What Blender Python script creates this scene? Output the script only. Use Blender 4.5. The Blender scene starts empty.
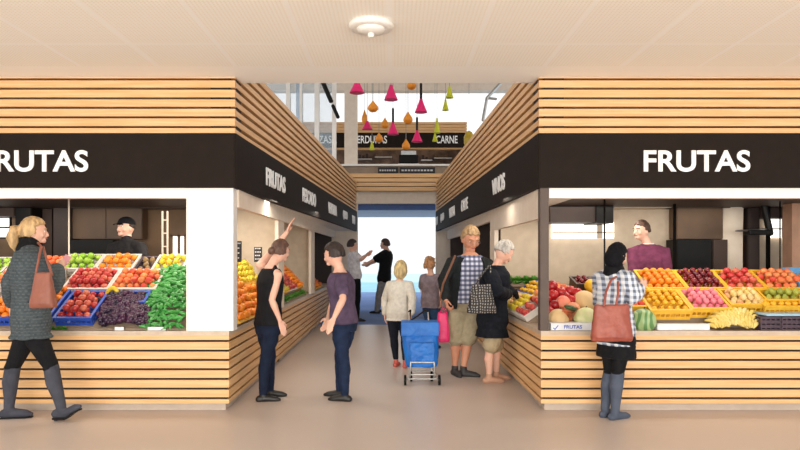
import bpy, bmesh, math, random
from mathutils import Vector, Matrix
random.seed(7)
C = bpy.context.scene.collection
PI = math.pi
F = 630.0; VX = 393.0; VY = 256.0; EYE = 1.55

def P(px, py, d):
    return Vector(((px-VX)*d/F, d, EYE-(py-VY)*d/F))
def X(px, d): return (px-VX)*d/F
def Z(py, d): return EYE-(py-VY)*d/F

# ------------------------------------------------------------ materials
def lin(c):
    r = []
    for v in c:
        v = v/255.0
        r.append(v/12.92 if v <= 0.04045 else ((v+0.055)/1.055)**2.4)
    return (r[0], r[1], r[2], 1.0)

class NT:
    def __init__(s, name):
        m = bpy.data.materials.new(name); m.use_nodes = True
        s.m = m; s.n = m.node_tree.nodes; s.l = m.node_tree.links
        s.b = s.n['Principled BSDF']
    def add(s, t, **k):
        n = s.n.new(t)
        for a, v in k.items(): setattr(n, a, v)
        return n
    def link(s, a, b): s.l.new(a, b)

def mixc(t, fac, a, b):
    m = t.add('ShaderNodeMix', data_type='RGBA')
    for sock, v in ((m.inputs[0], fac), (m.inputs[6], a), (m.inputs[7], b)):
        if hasattr(v, 'links'): t.link(v, sock)
        else: sock.default_value = v
    return m.outputs[2]

def mat(name, col, rough=0.6, col2=None, scale=8.0, stretch=(1,1,1), metal=0.0, bump=0.0, bscale=None,
        emit=0.0, spec=0.5, contrast=(0.35, 0.65), alpha=1.0, trans=0.0, sub=0.0):
    t = NT(name); b = t.b
    b.inputs['Roughness'].default_value = rough
    b.inputs['Metallic'].default_value = metal
    b.inputs['Specular IOR Level'].default_value = spec
    tc = t.add('ShaderNodeTexCoord'); mp = t.add('ShaderNodeMapping')
    mp.inputs['Scale'].default_value = stretch
    t.link(tc.outputs['Object'], mp.inputs[0])
    nz = t.add('ShaderNodeTexNoise'); nz.inputs['Scale'].default_value = scale
    nz.inputs['Detail'].default_value = 4
    t.link(mp.outputs[0], nz.inputs['Vector'])
    if col2 is None: col2 = tuple(v*0.93 for v in col)
    r = t.add('ShaderNodeMapRange')
    r.inputs['From Min'].default_value = contrast[0]; r.inputs['From Max'].default_value = contrast[1]
    t.link(nz.outputs['Fac'], r.inputs['Value'])
    c = mixc(t, r.outputs[0], lin(col), lin(col2))
    t.link(c, b.inputs['Base Color'])
    if bump:
        nb = t.add('ShaderNodeTexNoise'); nb.inputs['Scale'].default_value = bscale or scale*3
        t.link(mp.outputs[0], nb.inputs['Vector'])
        bp = t.add('ShaderNodeBump'); bp.inputs['Strength'].default_value = bump
        bp.inputs['Distance'].default_value = 0.02
        t.link(nb.outputs['Fac'], bp.inputs['Height']); t.link(bp.outputs[0], b.inputs['Normal'])
    if emit:
        b.inputs['Emission Color'].default_value = lin(col); b.inputs['Emission Strength'].default_value = emit
    if sub:
        b.inputs['Subsurface Weight'].default_value = sub
        b.inputs['Subsurface Radius'].default_value = (0.02, 0.008, 0.004)
        b.inputs['Subsurface Scale'].default_value = 0.5
    if trans: b.inputs['Transmission Weight'].default_value = trans
    if alpha < 1: b.inputs['Alpha'].default_value = alpha
    return t.m

def fruit_mat(name, cols, rough=0.35, scale=14.0, bump=0.0):
    """colour chosen per fruit from a ramp, with a mottled blush"""
    t = NT(name); b = t.b
    oi = t.add('ShaderNodeObjectInfo'); rp = t.add('ShaderNodeValToRGB')
    e = rp.color_ramp.elements
    cols = [tuple(v*0.93 for v in q_) for q_ in cols]
    e[0].position = 0; e[0].color = lin(cols[0]); e[1].position = 1; e[1].color = lin(cols[-1])
    for i, c in enumerate(cols[1:-1]):
        q = e.new((i+1)/(len(cols)-1)); q.color = lin(c)
    tc = t.add('ShaderNodeTexCoord')
    nz = t.add('ShaderNodeTexNoise'); nz.inputs['Scale'].default_value = scale
    t.link(tc.outputs['Object'], nz.inputs['Vector'])
    a = t.add('ShaderNodeMath', operation='MULTIPLY_ADD')
    a.inputs[1].default_value = 0.9; a.inputs[2].default_value = -0.2
    t.link(nz.outputs['Fac'], a.inputs[0])
    s = t.add('ShaderNodeMath', operation='ADD'); s.use_clamp = True
    m2 = t.add('ShaderNodeMath', operation='MULTIPLY'); m2.inputs[1].default_value = 0.75
    t.link(oi.outputs['Random'], m2.inputs[0])
    t.link(m2.outputs[0], s.inputs[0]); t.link(a.outputs[0], s.inputs[1])
    t.link(s.outputs[0], rp.inputs[0]); t.link(rp.outputs[0], b.inputs['Base Color'])
    b.inputs['Roughness'].default_value = rough
    if bump:
        nb = t.add('ShaderNodeTexNoise'); nb.inputs['Scale'].default_value = 120
        t.link(tc.outputs['Object'], nb.inputs['Vector'])
        bp = t.add('ShaderNodeBump'); bp.inputs['Strength'].default_value = bump; bp.inputs['Distance'].default_value = 0.003
        t.link(nb.outputs['Fac'], bp.inputs['Height']); t.link(bp.outputs[0], b.inputs['Normal'])
    return t.m

def stripes_mat(name, c1, c2, freq, rough=0.7, plaid=False, c3=None, noise=1.0, axes=('Z', 'X'), width=0.5):
    t = NT(name); b = t.b; b.inputs['Roughness'].default_value = rough
    tc = t.add('ShaderNodeTexCoord'); outs = []
    for ax in (axes if plaid else axes[:1]):
        w = t.add('ShaderNodeTexWave', wave_type='BANDS', bands_direction=ax)
        w.inputs['Scale'].default_value = freq; w.inputs['Distortion'].default_value = noise
        w.inputs['Detail'].default_value = 1
        t.link(tc.outputs['Object'], w.inputs['Vector'])
        r = t.add('ShaderNodeMapRange'); r.inputs['From Min'].default_value = width-0.12; r.inputs['From Max'].default_value = width+0.12
        t.link(w.outputs['Fac'], r.inputs['Value']); outs.append(r.outputs[0])
    c = mixc(t, outs[0], lin(c1), lin(c2))
    if plaid:
        c = mixc(t, outs[1], c, lin(c3 or c2))
        if c3:
            mx = t.add('ShaderNodeMath', operation='MULTIPLY'); t.link(outs[0], mx.inputs[0]); t.link(outs[1], mx.inputs[1])
            c = mixc(t, mx.outputs[0], c, lin(tuple(0.6*v for v in c3)))
    t.link(c, b.inputs['Base Color'])
    return t.m

M = {}
M['wood'] = mat('slat_wood', (230,188,138), 0.5, (212,162,104), 3.0, (0.6,0.6,14), contrast=(0.3,0.7))
M['side_wood'] = M['wood']
M['gap'] = mat('dark_gap', (38,18,12), 0.8)
M['sign'] = mat('sign_black', (34,25,20), 0.7, (30,22,18), spec=0.15)
M['letter'] = mat('sign_letter_white', (252,252,250), 0.5, (250,250,250))
M['white'] = mat('white_lacquer', (240,237,231), 0.45, (236,232,225))
M['ceil'] = None
M['cream'] = mat('cream_plaster', (232,218,202), 0.8, (226,210,192))
M['beige'] = mat('beige_wall', (205,188,166), 0.8, (196,178,156))
M['tan'] = mat('tan_wall', (112,88,66), 0.8, (92,72,54), 2)
M['brown'] = mat('brown_panel', (62,44,35), 0.6, (58,40,32), 3)
M['darkbrown'] = mat('dark_brown_panel', (48,32,27), 0.6, (40,26,22), 3)
M['black'] = mat('black_gloss', (12,10,10), 0.5, (16,14,13), spec=0.2)
M['top'] = mat('counter_top_stone', (200,180,158), 0.4, (188,166,144), 10)
M['kick'] = mat('kick_board', (186,170,156), 0.5, (176,160,146))
M['metal'] = mat('steel', (190,190,188), 0.3, metal=0.9)
M['darkpost'] = mat('dark_post', (84,68,60), 0.55)
M['paper'] = mat('price_card_white', (238,240,240), 0.7)
M['chalk'] = mat('chalkboard', (26,26,28), 0.7, (40,40,42), 30)
M['chalkmark'] = mat('chalk_mark', (205,205,205), 0.9)
M['ycrate'] = mat('yellow_crate', (232,182,58), 0.5, (222,168,46))
M['bcrate'] = mat('blue_crate', (44,84,190), 0.45, (38,74,170))
M['wcrate'] = mat('pale_crate', (214,208,200), 0.5, (200,192,184))
M['dcrate'] = mat('plum_crate', (78,58,72), 0.6, (60,44,56))
M['wbox'] = mat('white_carton', (236,238,244), 0.7)
M['blueprint'] = mat('blue_print', (70,100,200), 0.7)
M['lblue'] = mat('light_blue_sheet', (160,200,228), 0.5)
M['rack'] = mat('rack_shelf', (150,130,110), 0.7)
M['glass'] = mat('pale_glass', (205,225,238), 0.1, alpha=0.28)
M['blueglass'] = mat('blue_glass', (150,180,215), 0.15, alpha=0.55)
M['lampglow'] = mat('lit_strip', (255,250,240), 0.4, emit=1.3)
M['bluebeam'] = mat('blue_beam', (52,92,160), 0.5)
M['glowfloor'] = mat('blue_light_floor', (122,152,206), 0.8, (132,160,212), 1, spec=0.1)  # blue light reflected by the far floor, painted as its base colour
M['out2'] = mat('pale_glow_ground', (196,233,250), 0.6, (206,237,251), 0.4)  # ground tones step towards white: far glow and haze painted into the colour
M['out3'] = mat('white_haze_ground', (228,243,252), 0.6, (236,247,253), 0.4)
M['outground'] = mat('cyan_glow_ground', (140,212,243), 0.6, (158,220,246), 0.4)

def ceil_mat():
    t = NT('perforated_ceiling'); b = t.b; b.inputs['Roughness'].default_value = 0.75
    tc = t.add('ShaderNodeTexCoord')
    sx = t.add('ShaderNodeSeparateXYZ'); t.link(tc.outputs['Object'], sx.inputs[0])
    def cell(o, pitch, off):
        a = t.add('ShaderNodeMath', operation='MULTIPLY_ADD'); a.inputs[1].default_value = 1/pitch; a.inputs[2].default_value = off
        t.link(o, a.inputs[0])
        f = t.add('ShaderNodeMath', operation='FRACT'); t.link(a.outputs[0], f.inputs[0])
        s = t.add('ShaderNodeMath', operation='SUBTRACT'); s.inputs[1].default_value = 0.5; t.link(f.outputs[0], s.inputs[0])
        q = t.add('ShaderNodeMath', operation='ABSOLUTE'); t.link(s.outputs[0], q.inputs[0])
        return q.outputs[0]
    hx = cell(sx.outputs[0], 0.03, 0); hy = cell(sx.outputs[1], 0.03, 0)
    m1 = t.add('ShaderNodeMath', operation='MAXIMUM'); t.link(hx, m1.inputs[0]); t.link(hy, m1.inputs[1])
    hole = t.add('ShaderNodeMath', operation='LESS_THAN'); hole.inputs[1].default_value = 0.2; t.link(m1.outputs[0], hole.inputs[0])
    c = mixc(t, hole.outputs[0], lin((253,249,240)), lin((240,232,217)))
    # plain border strip of each panel
    jx = cell(sx.outputs[0], 0.73, 0.04)   # 0.5 at a joint
    jy = cell(sx.outputs[1], 1.46, 0.36)
    g1 = t.add('ShaderNodeMath', operation='GREATER_THAN'); g1.inputs[1].default_value = 0.472; t.link(jx, g1.inputs[0])
    g2 = t.add('ShaderNodeMath', operation='GREATER_THAN'); g2.inputs[1].default_value = 0.488; t.link(jy, g2.inputs[0])
    mj = t.add('ShaderNodeMath', operation='MAXIMUM'); t.link(g1.outputs[0], mj.inputs[0]); t.link(g2.outputs[0], mj.inputs[1])
    edge = t.add('ShaderNodeMath', operation='GREATER_THAN'); edge.inputs[1].default_value = 5.95; t.link(sx.outputs[1], edge.inputs[0])
    mj2 = t.add('ShaderNodeMath', operation='MAXIMUM'); t.link(mj.outputs[0], mj2.inputs[0]); t.link(edge.outputs[0], mj2.inputs[1])
    c = mixc(t, mj2.outputs[0], c, lin((254,251,245)))
    t.link(c, b.inputs['Base Color'])
    return t.m
M['ceil'] = ceil_mat()

def floor_mat(name, c1, c2, rough):
    t = NT(name); b = t.b
    tc = t.add('ShaderNodeTexCoord'); nz = t.add('ShaderNodeTexNoise'); nz.inputs['Scale'].default_value = 0.7
    nz.inputs['Detail'].default_value = 3
    t.link(tc.outputs['Object'], nz.inputs['Vector'])
    n2 = t.add('ShaderNodeTexNoise'); n2.inputs['Scale'].default_value = 60
    t.link(tc.outputs['Object'], n2.inputs['Vector'])
    c = mixc(t, nz.outputs['Fac'], lin(c1), lin(c2))
    r = t.add('ShaderNodeMapRange'); r.inputs['To Min'].default_value = rough-0.06; r.inputs['To Max'].default_value = rough+0.06
    t.link(n2.outputs['Fac'], r.inputs['Value'])
    t.link(r.outputs[0], b.inputs['Roughness']); t.link(c, b.inputs['Base Color'])
    return t.m
M['floor'] = floor_mat('hall_floor', (206,192,183), (197,183,174), 0.36)
M['floor2'] = floor_mat('aisle_floor', (206,192,183), (197,183,174), 0.36)

# ------------------------------------------------------------ mesh helpers
ORG = {}
def origin(o):
    return ORG.get(o.name, Vector((0,0,0)))
def link_mesh(name, bm, m, parent=None, smooth=False, origin_at=None):
    """one mesh object; verts in bm are world coordinates"""
    og = origin(parent) if parent else (Vector(origin_at) if origin_at is not None else Vector((0,0,0)))
    if og.length: bmesh.ops.translate(bm, verts=bm.verts, vec=-og)
    bmesh.ops.recalc_face_normals(bm, faces=bm.faces)
    me = bpy.data.meshes.new(name)
    bm.to_mesh(me); bm.free()
    if isinstance(m, (list, tuple)):
        for q in m: me.materials.append(q)
    else: me.materials.append(m)
    if smooth:
        for p in me.polygons: p.use_smooth = True
    o = bpy.data.objects.new(name, me); C.objects.link(o)
    if parent: o.parent = parent
    else: o.location = og
    ORG[o.name] = og
    return o
def thing(name, label, cat, loc=(0,0,0), group=None):
    o = bpy.data.objects.new(name, None); C.objects.link(o); o.location = loc
    o.empty_display_size = 0.1
    ORG[o.name] = Vector(loc); o['label'] = label; o['category'] = cat
    if group: o['group'] = group
    return o
def tag(o, label, cat, group=None):
    o['label'] = label; o['category'] = cat
    if group: o['group'] = group
    return o
def struct(name, bm, m, parent=None, smooth=False):
    o = link_mesh(name, bm, m, parent, smooth)
    if not parent: o['kind'] = 'structure'
    return o
def B(): return bmesh.new()
def box(bm, x0, x1, y0, y1, z0, z1, mi=0):
    if x0 > x1: x0, x1 = x1, x0
    v = [bm.verts.new((x, y, z)) for z in (z0, z1) for y in (y0, y1) for x in (x0, x1)]
    for f in ((0,1,3,2),(4,6,7,5),(0,4,5,1),(2,3,7,6),(0,2,6,4),(1,5,7,3)):
        bm.faces.new([v[i] for i in f]).material_index = mi
    return bm
def prism(bm, poly, z0, z1):
    a = [bm.verts.new((x, y, z0)) for x, y in poly]; b = [bm.verts.new((x, y, z1)) for x, y in poly]
    bm.faces.new(a); bm.faces.new(b)
    n = len(poly)
    for i in range(n): bm.faces.new((a[i], a[(i+1)%n], b[(i+1)%n], b[i]))
    return bm
def slab(bm, a, b, z0, z1, t0, t1):
    """upright slab along a->b, from offset t0 to t1 to the right-hand side of a->b"""
    a = Vector(a); b = Vector(b); d = (b-a).normalized(); n = Vector((d.y, -d.x))
    pts = [a+n*t0, b+n*t0, b+n*t1, a+n*t1]
    return prism(bm, [(p.x, p.y) for p in pts], z0, z1)
def frame_for(d):
    d = d.normalized()
    up = Vector((0,0,1)) if abs(d.z) < 0.9 else Vector((0,1,0))
    u = d.cross(up).normalized(); v = u.cross(d).normalized()
    return u, v
def tube(bm, pts, rad, n=12, caps=True):
    pts = [Vector(p) for p in pts]
    if not isinstance(rad, (list, tuple)): rad = [rad]*len(pts)
    P2, R2 = list(pts), list(rad)
    if caps:
        d0 = (pts[0]-pts[1]).normalized(); d1 = (pts[-1]-pts[-2]).normalized()
        for k in (0.5, 0.87):
            P2.insert(0, pts[0]+d0*rad[0]*k); R2.insert(0, rad[0]*math.sqrt(1-k*k))
            P2.append(pts[-1]+d1*rad[-1]*k); R2.append(rad[-1]*math.sqrt(1-k*k))
    u = None; rings = []
    for i, p in enumerate(P2):
        d = (P2[min(i+1, len(P2)-1)]-P2[max(i-1, 0)]).normalized()
        if u is None: u, v = frame_for(d)
        else:
            u = (u-d*u.dot(d)).normalized(); v = d.cross(u).normalized()
        rings.append([bm.verts.new(p+(u*math.cos(2*PI*k/n)+v*math.sin(2*PI*k/n))*R2[i]) for k in range(n)])
    for a, b in zip(rings, rings[1:]):
        for k in range(n): bm.faces.new((a[k], a[(k+1)%n], b[(k+1)%n], b[k]))
    bm.faces.new(rings[0]); bm.faces.new(rings[-1])
    return bm
def loft(bm, rings, yaw, n=24, power=2.4):
    """rings: (center, rx, ry) stacked; rx along the body's right, ry along its front"""
    r = Vector((math.cos(yaw), -math.sin(yaw), 0)); f = Vector((math.sin(yaw), math.cos(yaw), 0)); R = []
    for c, rx, ry in rings:
        row = []
        for k in range(n):
            a = 2*PI*k/n; ca, sa = math.cos(a), math.sin(a)
            ex = math.copysign(abs(ca)**(2/power), ca); ey = math.copysign(abs(sa)**(2/power), sa)
            row.append(bm.verts.new(Vector(c)+r*rx*ex+f*ry*ey))
        R.append(row)
    for a, b in zip(R, R[1:]):
        for k in range(n): bm.faces.new((a[k], a[(k+1)%n], b[(k+1)%n], b[k]))
    bm.faces.new(R[0]); bm.faces.new(R[-1])
    return bm
def ellip(bm, c, rx, ry, rz, rot=None, sub=2, fn=None):
    r = bmesh.ops.create_icosphere(bm, subdivisions=sub, radius=1.0)
    for v in r['verts']:
        p = v.co.copy()
        if fn: p = fn(p)
        p = Vector((p.x*rx, p.y*ry, p.z*rz))
        if rot is not None: p = rot @ p
        v.co = p+Vector(c)
    return bm
def remeshed(name, bm, m, parent, vox, smooth=3, disp=0.0, dsize=0.12):
    og = origin(parent)
    bmesh.ops.translate(bm, verts=bm.verts, vec=-og)
    bmesh.ops.recalc_face_normals(bm, faces=bm.faces)
    me = bpy.data.meshes.new('tmp'); bm.to_mesh(me); bm.free()
    o = bpy.data.objects.new('tmp', me); C.objects.link(o)
    r = o.modifiers.new('r', 'REMESH'); r.mode = 'VOXEL'; r.voxel_size = vox
    if smooth:
        s = o.modifiers.new('s', 'SMOOTH'); s.factor = 0.5; s.iterations = smooth
    if disp:
        tx = bpy.data.textures.new('folds', 'CLOUDS'); tx.noise_scale = dsize
        dm = o.modifiers.new('d', 'DISPLACE'); dm.texture = tx; dm.strength = disp; dm.mid_level = 0.5
    dg = bpy.context.evaluated_depsgraph_get()
    nm = bpy.data.meshes.new_from_object(o.evaluated_get(dg))
    bpy.data.objects.remove(o); bpy.data.meshes.remove(me)
    nm.name = name; nm.materials.clear(); nm.materials.append(m)
    for p in nm.polygons: p.use_smooth = True
    q = bpy.data.objects.new(name, nm); C.objects.link(q); q.parent = parent; ORG[q.name] = og
    return q
def bevel(bm, w, seg=2):
    bmesh.ops.bevel(bm, geom=list(bm.edges), offset=w, segments=seg, profile=0.5, affect='EDGES')
    return bm
def lettering(word, start, xdir, height, width, parent, m, name='lettering', ndir=None, offset=0.02, thick=0.012):
    cu = bpy.data.curves.new('t', 'FONT'); cu.body = word; cu.size = 1; cu.offset = offset; cu.extrude = 0.02
    o = bpy.data.objects.new('t', cu); C.objects.link(o)
    dg = bpy.context.evaluated_depsgraph_get()
    me = bpy.data.meshes.new_from_object(o.evaluated_get(dg)); bpy.data.objects.remove(o)
    bm = B(); bm.from_mesh(me)
    xs = [v.co.x for v in bm.verts]; ys = [v.co.y for v in bm.verts]
    x0, x1, y0, y1 = min(xs), max(xs), min(ys), max(ys)
    xd = Vector(xdir).normalized(); nd = Vector(ndir) if ndir else xd.cross(Vector((0,0,1)))
    for v in bm.verts:
        u = (v.co.x-x0)/(x1-x0)*width; w = (v.co.y-y0)/(y1-y0)*height
        v.co = Vector(start)+xd*u+Vector((0,0,1))*w+nd*(v.co.z/0.02*thick/2+thick/2)
    return link_mesh(name, bm, m, parent)

# ------------------------------------------------------------ world and camera
w = bpy.data.worlds.new('sky'); bpy.context.scene.world = w; w.use_nodes = True
bg = w.node_tree.nodes['Background']; bg.inputs[0].default_value = lin((250,251,253)); bg.inputs[1].default_value = 1.0
cam = bpy.data.cameras.new('camera'); co = bpy.data.objects.new('camera', cam); C.objects.link(co)
co.location = (0,0,EYE); co.rotation_euler = (PI/2,0,0)
cam.sensor_width = 36; cam.lens = F/800*36; cam.shift_x = 7/800; cam.shift_y = 31/800; cam.clip_end = 500
bpy.context.scene.camera = co
vs = bpy.context.scene.view_settings
vs.view_transform = 'Standard'; vs.look = 'None'; vs.exposure = 0.35; vs.gamma = 1; vs.use_curve_mapping = False
def area(name, loc, target, sx, sy, power, col=(255,244,228)):
    l = bpy.data.lights.new(name, 'AREA'); l.shape = 'RECTANGLE'; l.size = sx; l.size_y = sy; l.energy = power
    l.color = lin(col)[:3]
    o = bpy.data.objects.new(name, l); C.objects.link(o); o.location = loc
    o.rotation_euler = (Vector(target)-Vector(loc)).to_track_quat('-Z', 'Y').to_euler()
    return o

# ------------------------------------------------------------ shell
FZ = 6.3; END = 17.4; CH = 3.34
LX, RX = -1.64, 1.48                      # counter faces along the aisle
LF, LE = -1.58, -1.0                      # left fascia corner / far end
RF, RE = 1.46, 1.19
W = 9.0
struct('floor', box(B(), -W, W, -7, 6.33, -0.1, 0), M['floor'])
struct('floor', box(B(), -W, W, 6.33, 14.2, -0.1, 0), M['floor2'])
struct('floor', box(B(), -W, W, 14.2, 27, -0.1, 0), M['glowfloor'])
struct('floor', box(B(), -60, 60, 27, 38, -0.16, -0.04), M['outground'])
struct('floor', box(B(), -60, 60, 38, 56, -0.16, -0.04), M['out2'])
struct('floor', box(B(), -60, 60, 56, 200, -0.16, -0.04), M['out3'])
struct('ceiling', box(B(), -W, W, -7, 6.52, CH, CH+0.32), M['ceil'])
# stall blocks: low ceilings, back walls, cross walls
struct('ceiling', prism(B(), [(-2.1,6.45), (LF-0.1,6.45), (LE-0.05,END), (-W,END), (-W,9.3), (-2.1,9.3)], 2.235, 2.33), M['white'])
struct('ceiling', box(B(), -W, -2.1, 6.45, 9.3, 2.235, 2.33), M['brown'])
struct('ceiling', prism(B(), [(2.15,6.45), (RF+0.1,6.45), (RE+0.05,END), (W,END), (W,9.3), (2.15,9.3)], 2.235, 2.33), M['white'])
struct('ceiling', box(B(), 2.15, W, 6.45, 9.3, 2.235, 2.33), M['brown'])
struct('wall_back', box(B(), -W, LX-0.04, 9.225, 9.315, 0, 2.235), M['tan'])
struct('wall_back', box(B(), RX+0.1, W, 9.225, 9.315, 0, 2.235), M['beige'])
struct('wall_left', box(B(), -2.36, LX-0.02, 9.12, 9.22, 0.82, 2.235), M['beige'])
struct('wall_left', box(B(), -4, LX-0.02, 12.8, 12.95, 0.81, 2.235), M['beige'])
struct('wall_right', box(B(), RX+0.1, 4, 12.6, 12.75, 0, 2.235), M['darkbrown'])
struct('wall_left', box(B(), -4, LE+0.02, END-0.02, END+0.25, 0, 3.3), M['cream'])
struct('wall_left', box(B(), -4, LX-0.05, END-0.12, END-0.02, 0, 2.235), M['darkbrown'])
struct('wall_right', box(B(), RE, 4, END-0.02, END+0.25, 0, 3.3), M['cream'])
struct('wall_right', box(B(), RX+0.1, 4, END-0.12, END-0.02, 0, 2.235), M['darkbrown'])
# raised floors behind the counters
struct('floor', box(B(), -W, -2.4, 7.0, 9.2, 0, 0.2), M['kick'])
struct('floor', box(B(), 2.3, W, 7.0, 9.2, 0, 0.2), M['kick'])
# columns and white beams of the fronts
struct('trim_1', box(B(), -2.07, -1.6, 6.31, 6.47, 0.80, 2.23), M['white'])
struct('trim_2', box(B(), -W, -2.07, 6.31, 6.41, 2.13, 2.23), M['white'])
struct('trim_3', box(B(), 1.565, W, 6.31, 6.41, 2.13, 2.23), M['white'])
struct('trim_4', box(B(), 1.475, 1.56, 6.305, 6.41, 0.80, 2.23), M['darkpost'])
struct('trim_5', box(B(), X(792,8.2), X(792,8.2)+0.5, 8.2, 8.4, 0.2, 2.235), mat('pinkish_pier', (176,136,112), 0.8))
# beams and piers of the side openings
struct('trim_6', box(B(), LX, LX+0.06, 6.47, END-0.12, 2.05, 2.235), M['cream'])
struct('trim_7', box(B(), LX-0.02, LX+0.03, 8.85, 9.32, 0.8, 2.05), M['cream'])
struct('trim_8', box(B(), LX-0.02, LX+0.03, 12.4, 12.95, 0.8, 2.05), M['cream'])
b_ = box(B(), RX, RX+0.06, 6.41, 9.6, 1.93, 2.235); box(b_, RX, RX+0.06, 9.6, 12.6, 2.08, 2.235); box(b_, RX, RX+0.06, 12.6, END-0.12, 2.0, 2.235)
struct('trim_9', b_, M['cream'])
struct('trim_10', box(B(), RX, RX+0.06, 9.2, 9.62, 0.8, 1.93), M['cream'])
struct('trim_11', box(B(), RX-0.02, RX+0.06, 12.5, 13.1, 0.8, 2.0), M['cream'])

# fascias -----------------------------------------------------------------
LINES_T = [3.317, 3.224, 3.127, 3.033, 2.937, 2.84]
def slats_z(lines, top, bottom, g=0.022):
    z = top; out = []
    for L in lines:
        if z-(L+g/2) > 0.004: out.append((L+g/2, z))
        z = L-g/2
    out.append((bottom, z)); return out
def fascia(side):
    if side < 0:
        a, c, e = (-W, FZ), (LF, FZ), (LE, END)
    else:
        a, c, e = (RE, END), (RF, FZ), (W, FZ)
    where = 'left' if side < 0 else 'right'
    t = thing('stall_fascia', 'wooden slat fascia with black sign band wrapping the %s stall corner' % where, 'fascia', (c[0], c[1], 2.23))
    zf = slats_z(LINES_T, CH, 2.78)
    zs = slats_z([3.51, 3.413]+LINES_T, 3.60, 2.78, g=0.040)
    bk = B(); sl = B(); sp = B()
    segs = [(a, c, zf if side < 0 else zs), (c, e, zs if side < 0 else zf)]
    for p, q, zz in segs:
        p = Vector(p); q = Vector(q)
        front = abs(p.y-q.y) < 0.01
        top = CH-0.01 if front else 3.585
        slab(bk, p, q, 2.24, top, -0.05, -0.25)
        for z0, z1 in zz: slab(sl, p, q, z0, z1, 0.0, -0.05)
        slab(sp, p, q, 2.23, 2.775, 0.012, -0.05)
    link_mesh('backing', bk, M['gap'], t); link_mesh('slat_cladding', sl, M['wood'], t)
    sign = link_mesh('sign_panel', sp, M['sign'], t)
    return t, sign, Vector(a), Vector(c), Vector(e)
def words_on(sign, p, q, words):
    d = (q-p).normalized(); n = Vector((d.y, -d.x))
    for wd, ymid, width in words:
        k = (ymid-p.y)/(q.y-p.y); s = p.lerp(q, k)-d*width/2+n*0.012
        lettering(wd, (s.x, s.y, 2.39), (d.x, d.y, 0), 0.215, width, sign, M['letter'])
tL, sL, aL, cL, eL = fascia(-1)
lettering('FRUTAS', (-4.10, FZ-0.012, 2.39), (1,0,0), 0.215, 1.06, sL, M['letter'])
words_on(sL, cL, eL, [('FRUTAS', 7.97, 1.0), ('PESCADO', 10.25, 1.15), ('VERDURA', 12.8, 1.15), ('QUESO', 14.8, 0.8), ('PAN', 16.5, 0.6)])
tR, sR, aR, cR, eR = fascia(1)
lettering('FRUTAS', (2.50, FZ-0.012, 2.39), (1,0,0), 0.215, 1.06, sR, M['letter'])
words_on(sR, aR, cR, [('VINOS', 8.35, 0.85), ('CARNE', 11.6, 0.85), ('VERDURA', 13.55, 1.0), ('QUESO', 15.6, 0.8), ('PAN', 17.0, 0.4)])

# counters ------------------------------------------------------------------
LINES_B = [0.70, 0.603, 0.51, 0.417, 0.32, 0.223, 0.127]
ZB = slats_z(LINES_B, 0.757, 0.075)
def counter(label, faces, foot, tops, loc):
    t = thing('slatted_counter', label, 'counter', loc)
    bk = B(); sl = B(); kk = B(); tp = B()
    for x0, x1, y0, y1 in foot:
        box(bk, x0, x1, y0, y1, 0.075, 0.757); 
        box(kk, x0+0.01, x1-0.01, y0+0.01, y1-0.01, 0.0, 0.075)
    for p, q in faces:
        for z0, z1 in ZB: slab(sl, p, q, z0, z1, 0.0, -0.03)
    for x0, x1, y0, y1 in tops: box(tp, x0, x1, y0, y1, 0.757, 0.80)
    link_mesh('carcass', bk, M['gap'], t); link_mesh('slat_cladding', sl, M['wood'], t)
    link_mesh('kickboard', kk, M['kick'], t); link_mesh('countertop', tp, M['top'], t)
    return t
e = 0.035
counter('long slatted wood fruit counter at the front left, turning into the aisle',
        [((-W,FZ), (LX,FZ)), ((LX,FZ+0.031), (LX,9.2))],
        [(-W, LX-e, FZ+e, 7.0), (-2.3, LX-e, 7.0, 9.19)],
        [(-W, LX, FZ, 7.0), (-2.3, LX, 7.0, 9.2)], (-3.5, 6.6, 0))
counter('slatted wood counter under the second opening of the left aisle side', [((LX,9.205), (LX,12.95))],
        [(-2.3, LX-e, 9.33, 12.79)], [(-2.3, LX, 9.33, 12.79)], (-2, 11, 0))
counter('slatted wood counter at the far dark end of the left aisle side', [((LX,12.955), (LX,END-0.12))],
        [(-2.3, LX-e, 12.96, 17.27)], [(-2.3, LX, 12.96, 17.27)], (-2, 15, 0))
counter('long slatted wood fruit counter at the front right, turning into the aisle',
        [((RX,9.2), (RX,FZ+0.031)), ((RX,FZ), (W,FZ))],
        [(RX+e, W, FZ+e, 7.0), (RX+e, 2.2, 7.0, 9.19)],
        [(RX, W, FZ, 7.0), (RX, 2.2, 7.0, 9.2)], (3.5, 6.6, 0))
counter('slatted wood counter behind the plaid-shirt man on the right aisle side', [((RX,12.7), (RX,9.205))],
        [(RX+e, 2.2, 9.33, 12.59)], [(RX, 2.2, 9.33, 12.59)], (2, 11, 0))
counter('slatted wood counter at the far end of the right aisle side', [((RX,END-0.12), (RX,12.705))],
        [(RX+e, 2.2, 12.76, 17.27)], [(RX, 2.2, 12.76, 17.27)], (2, 15, 0))

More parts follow.
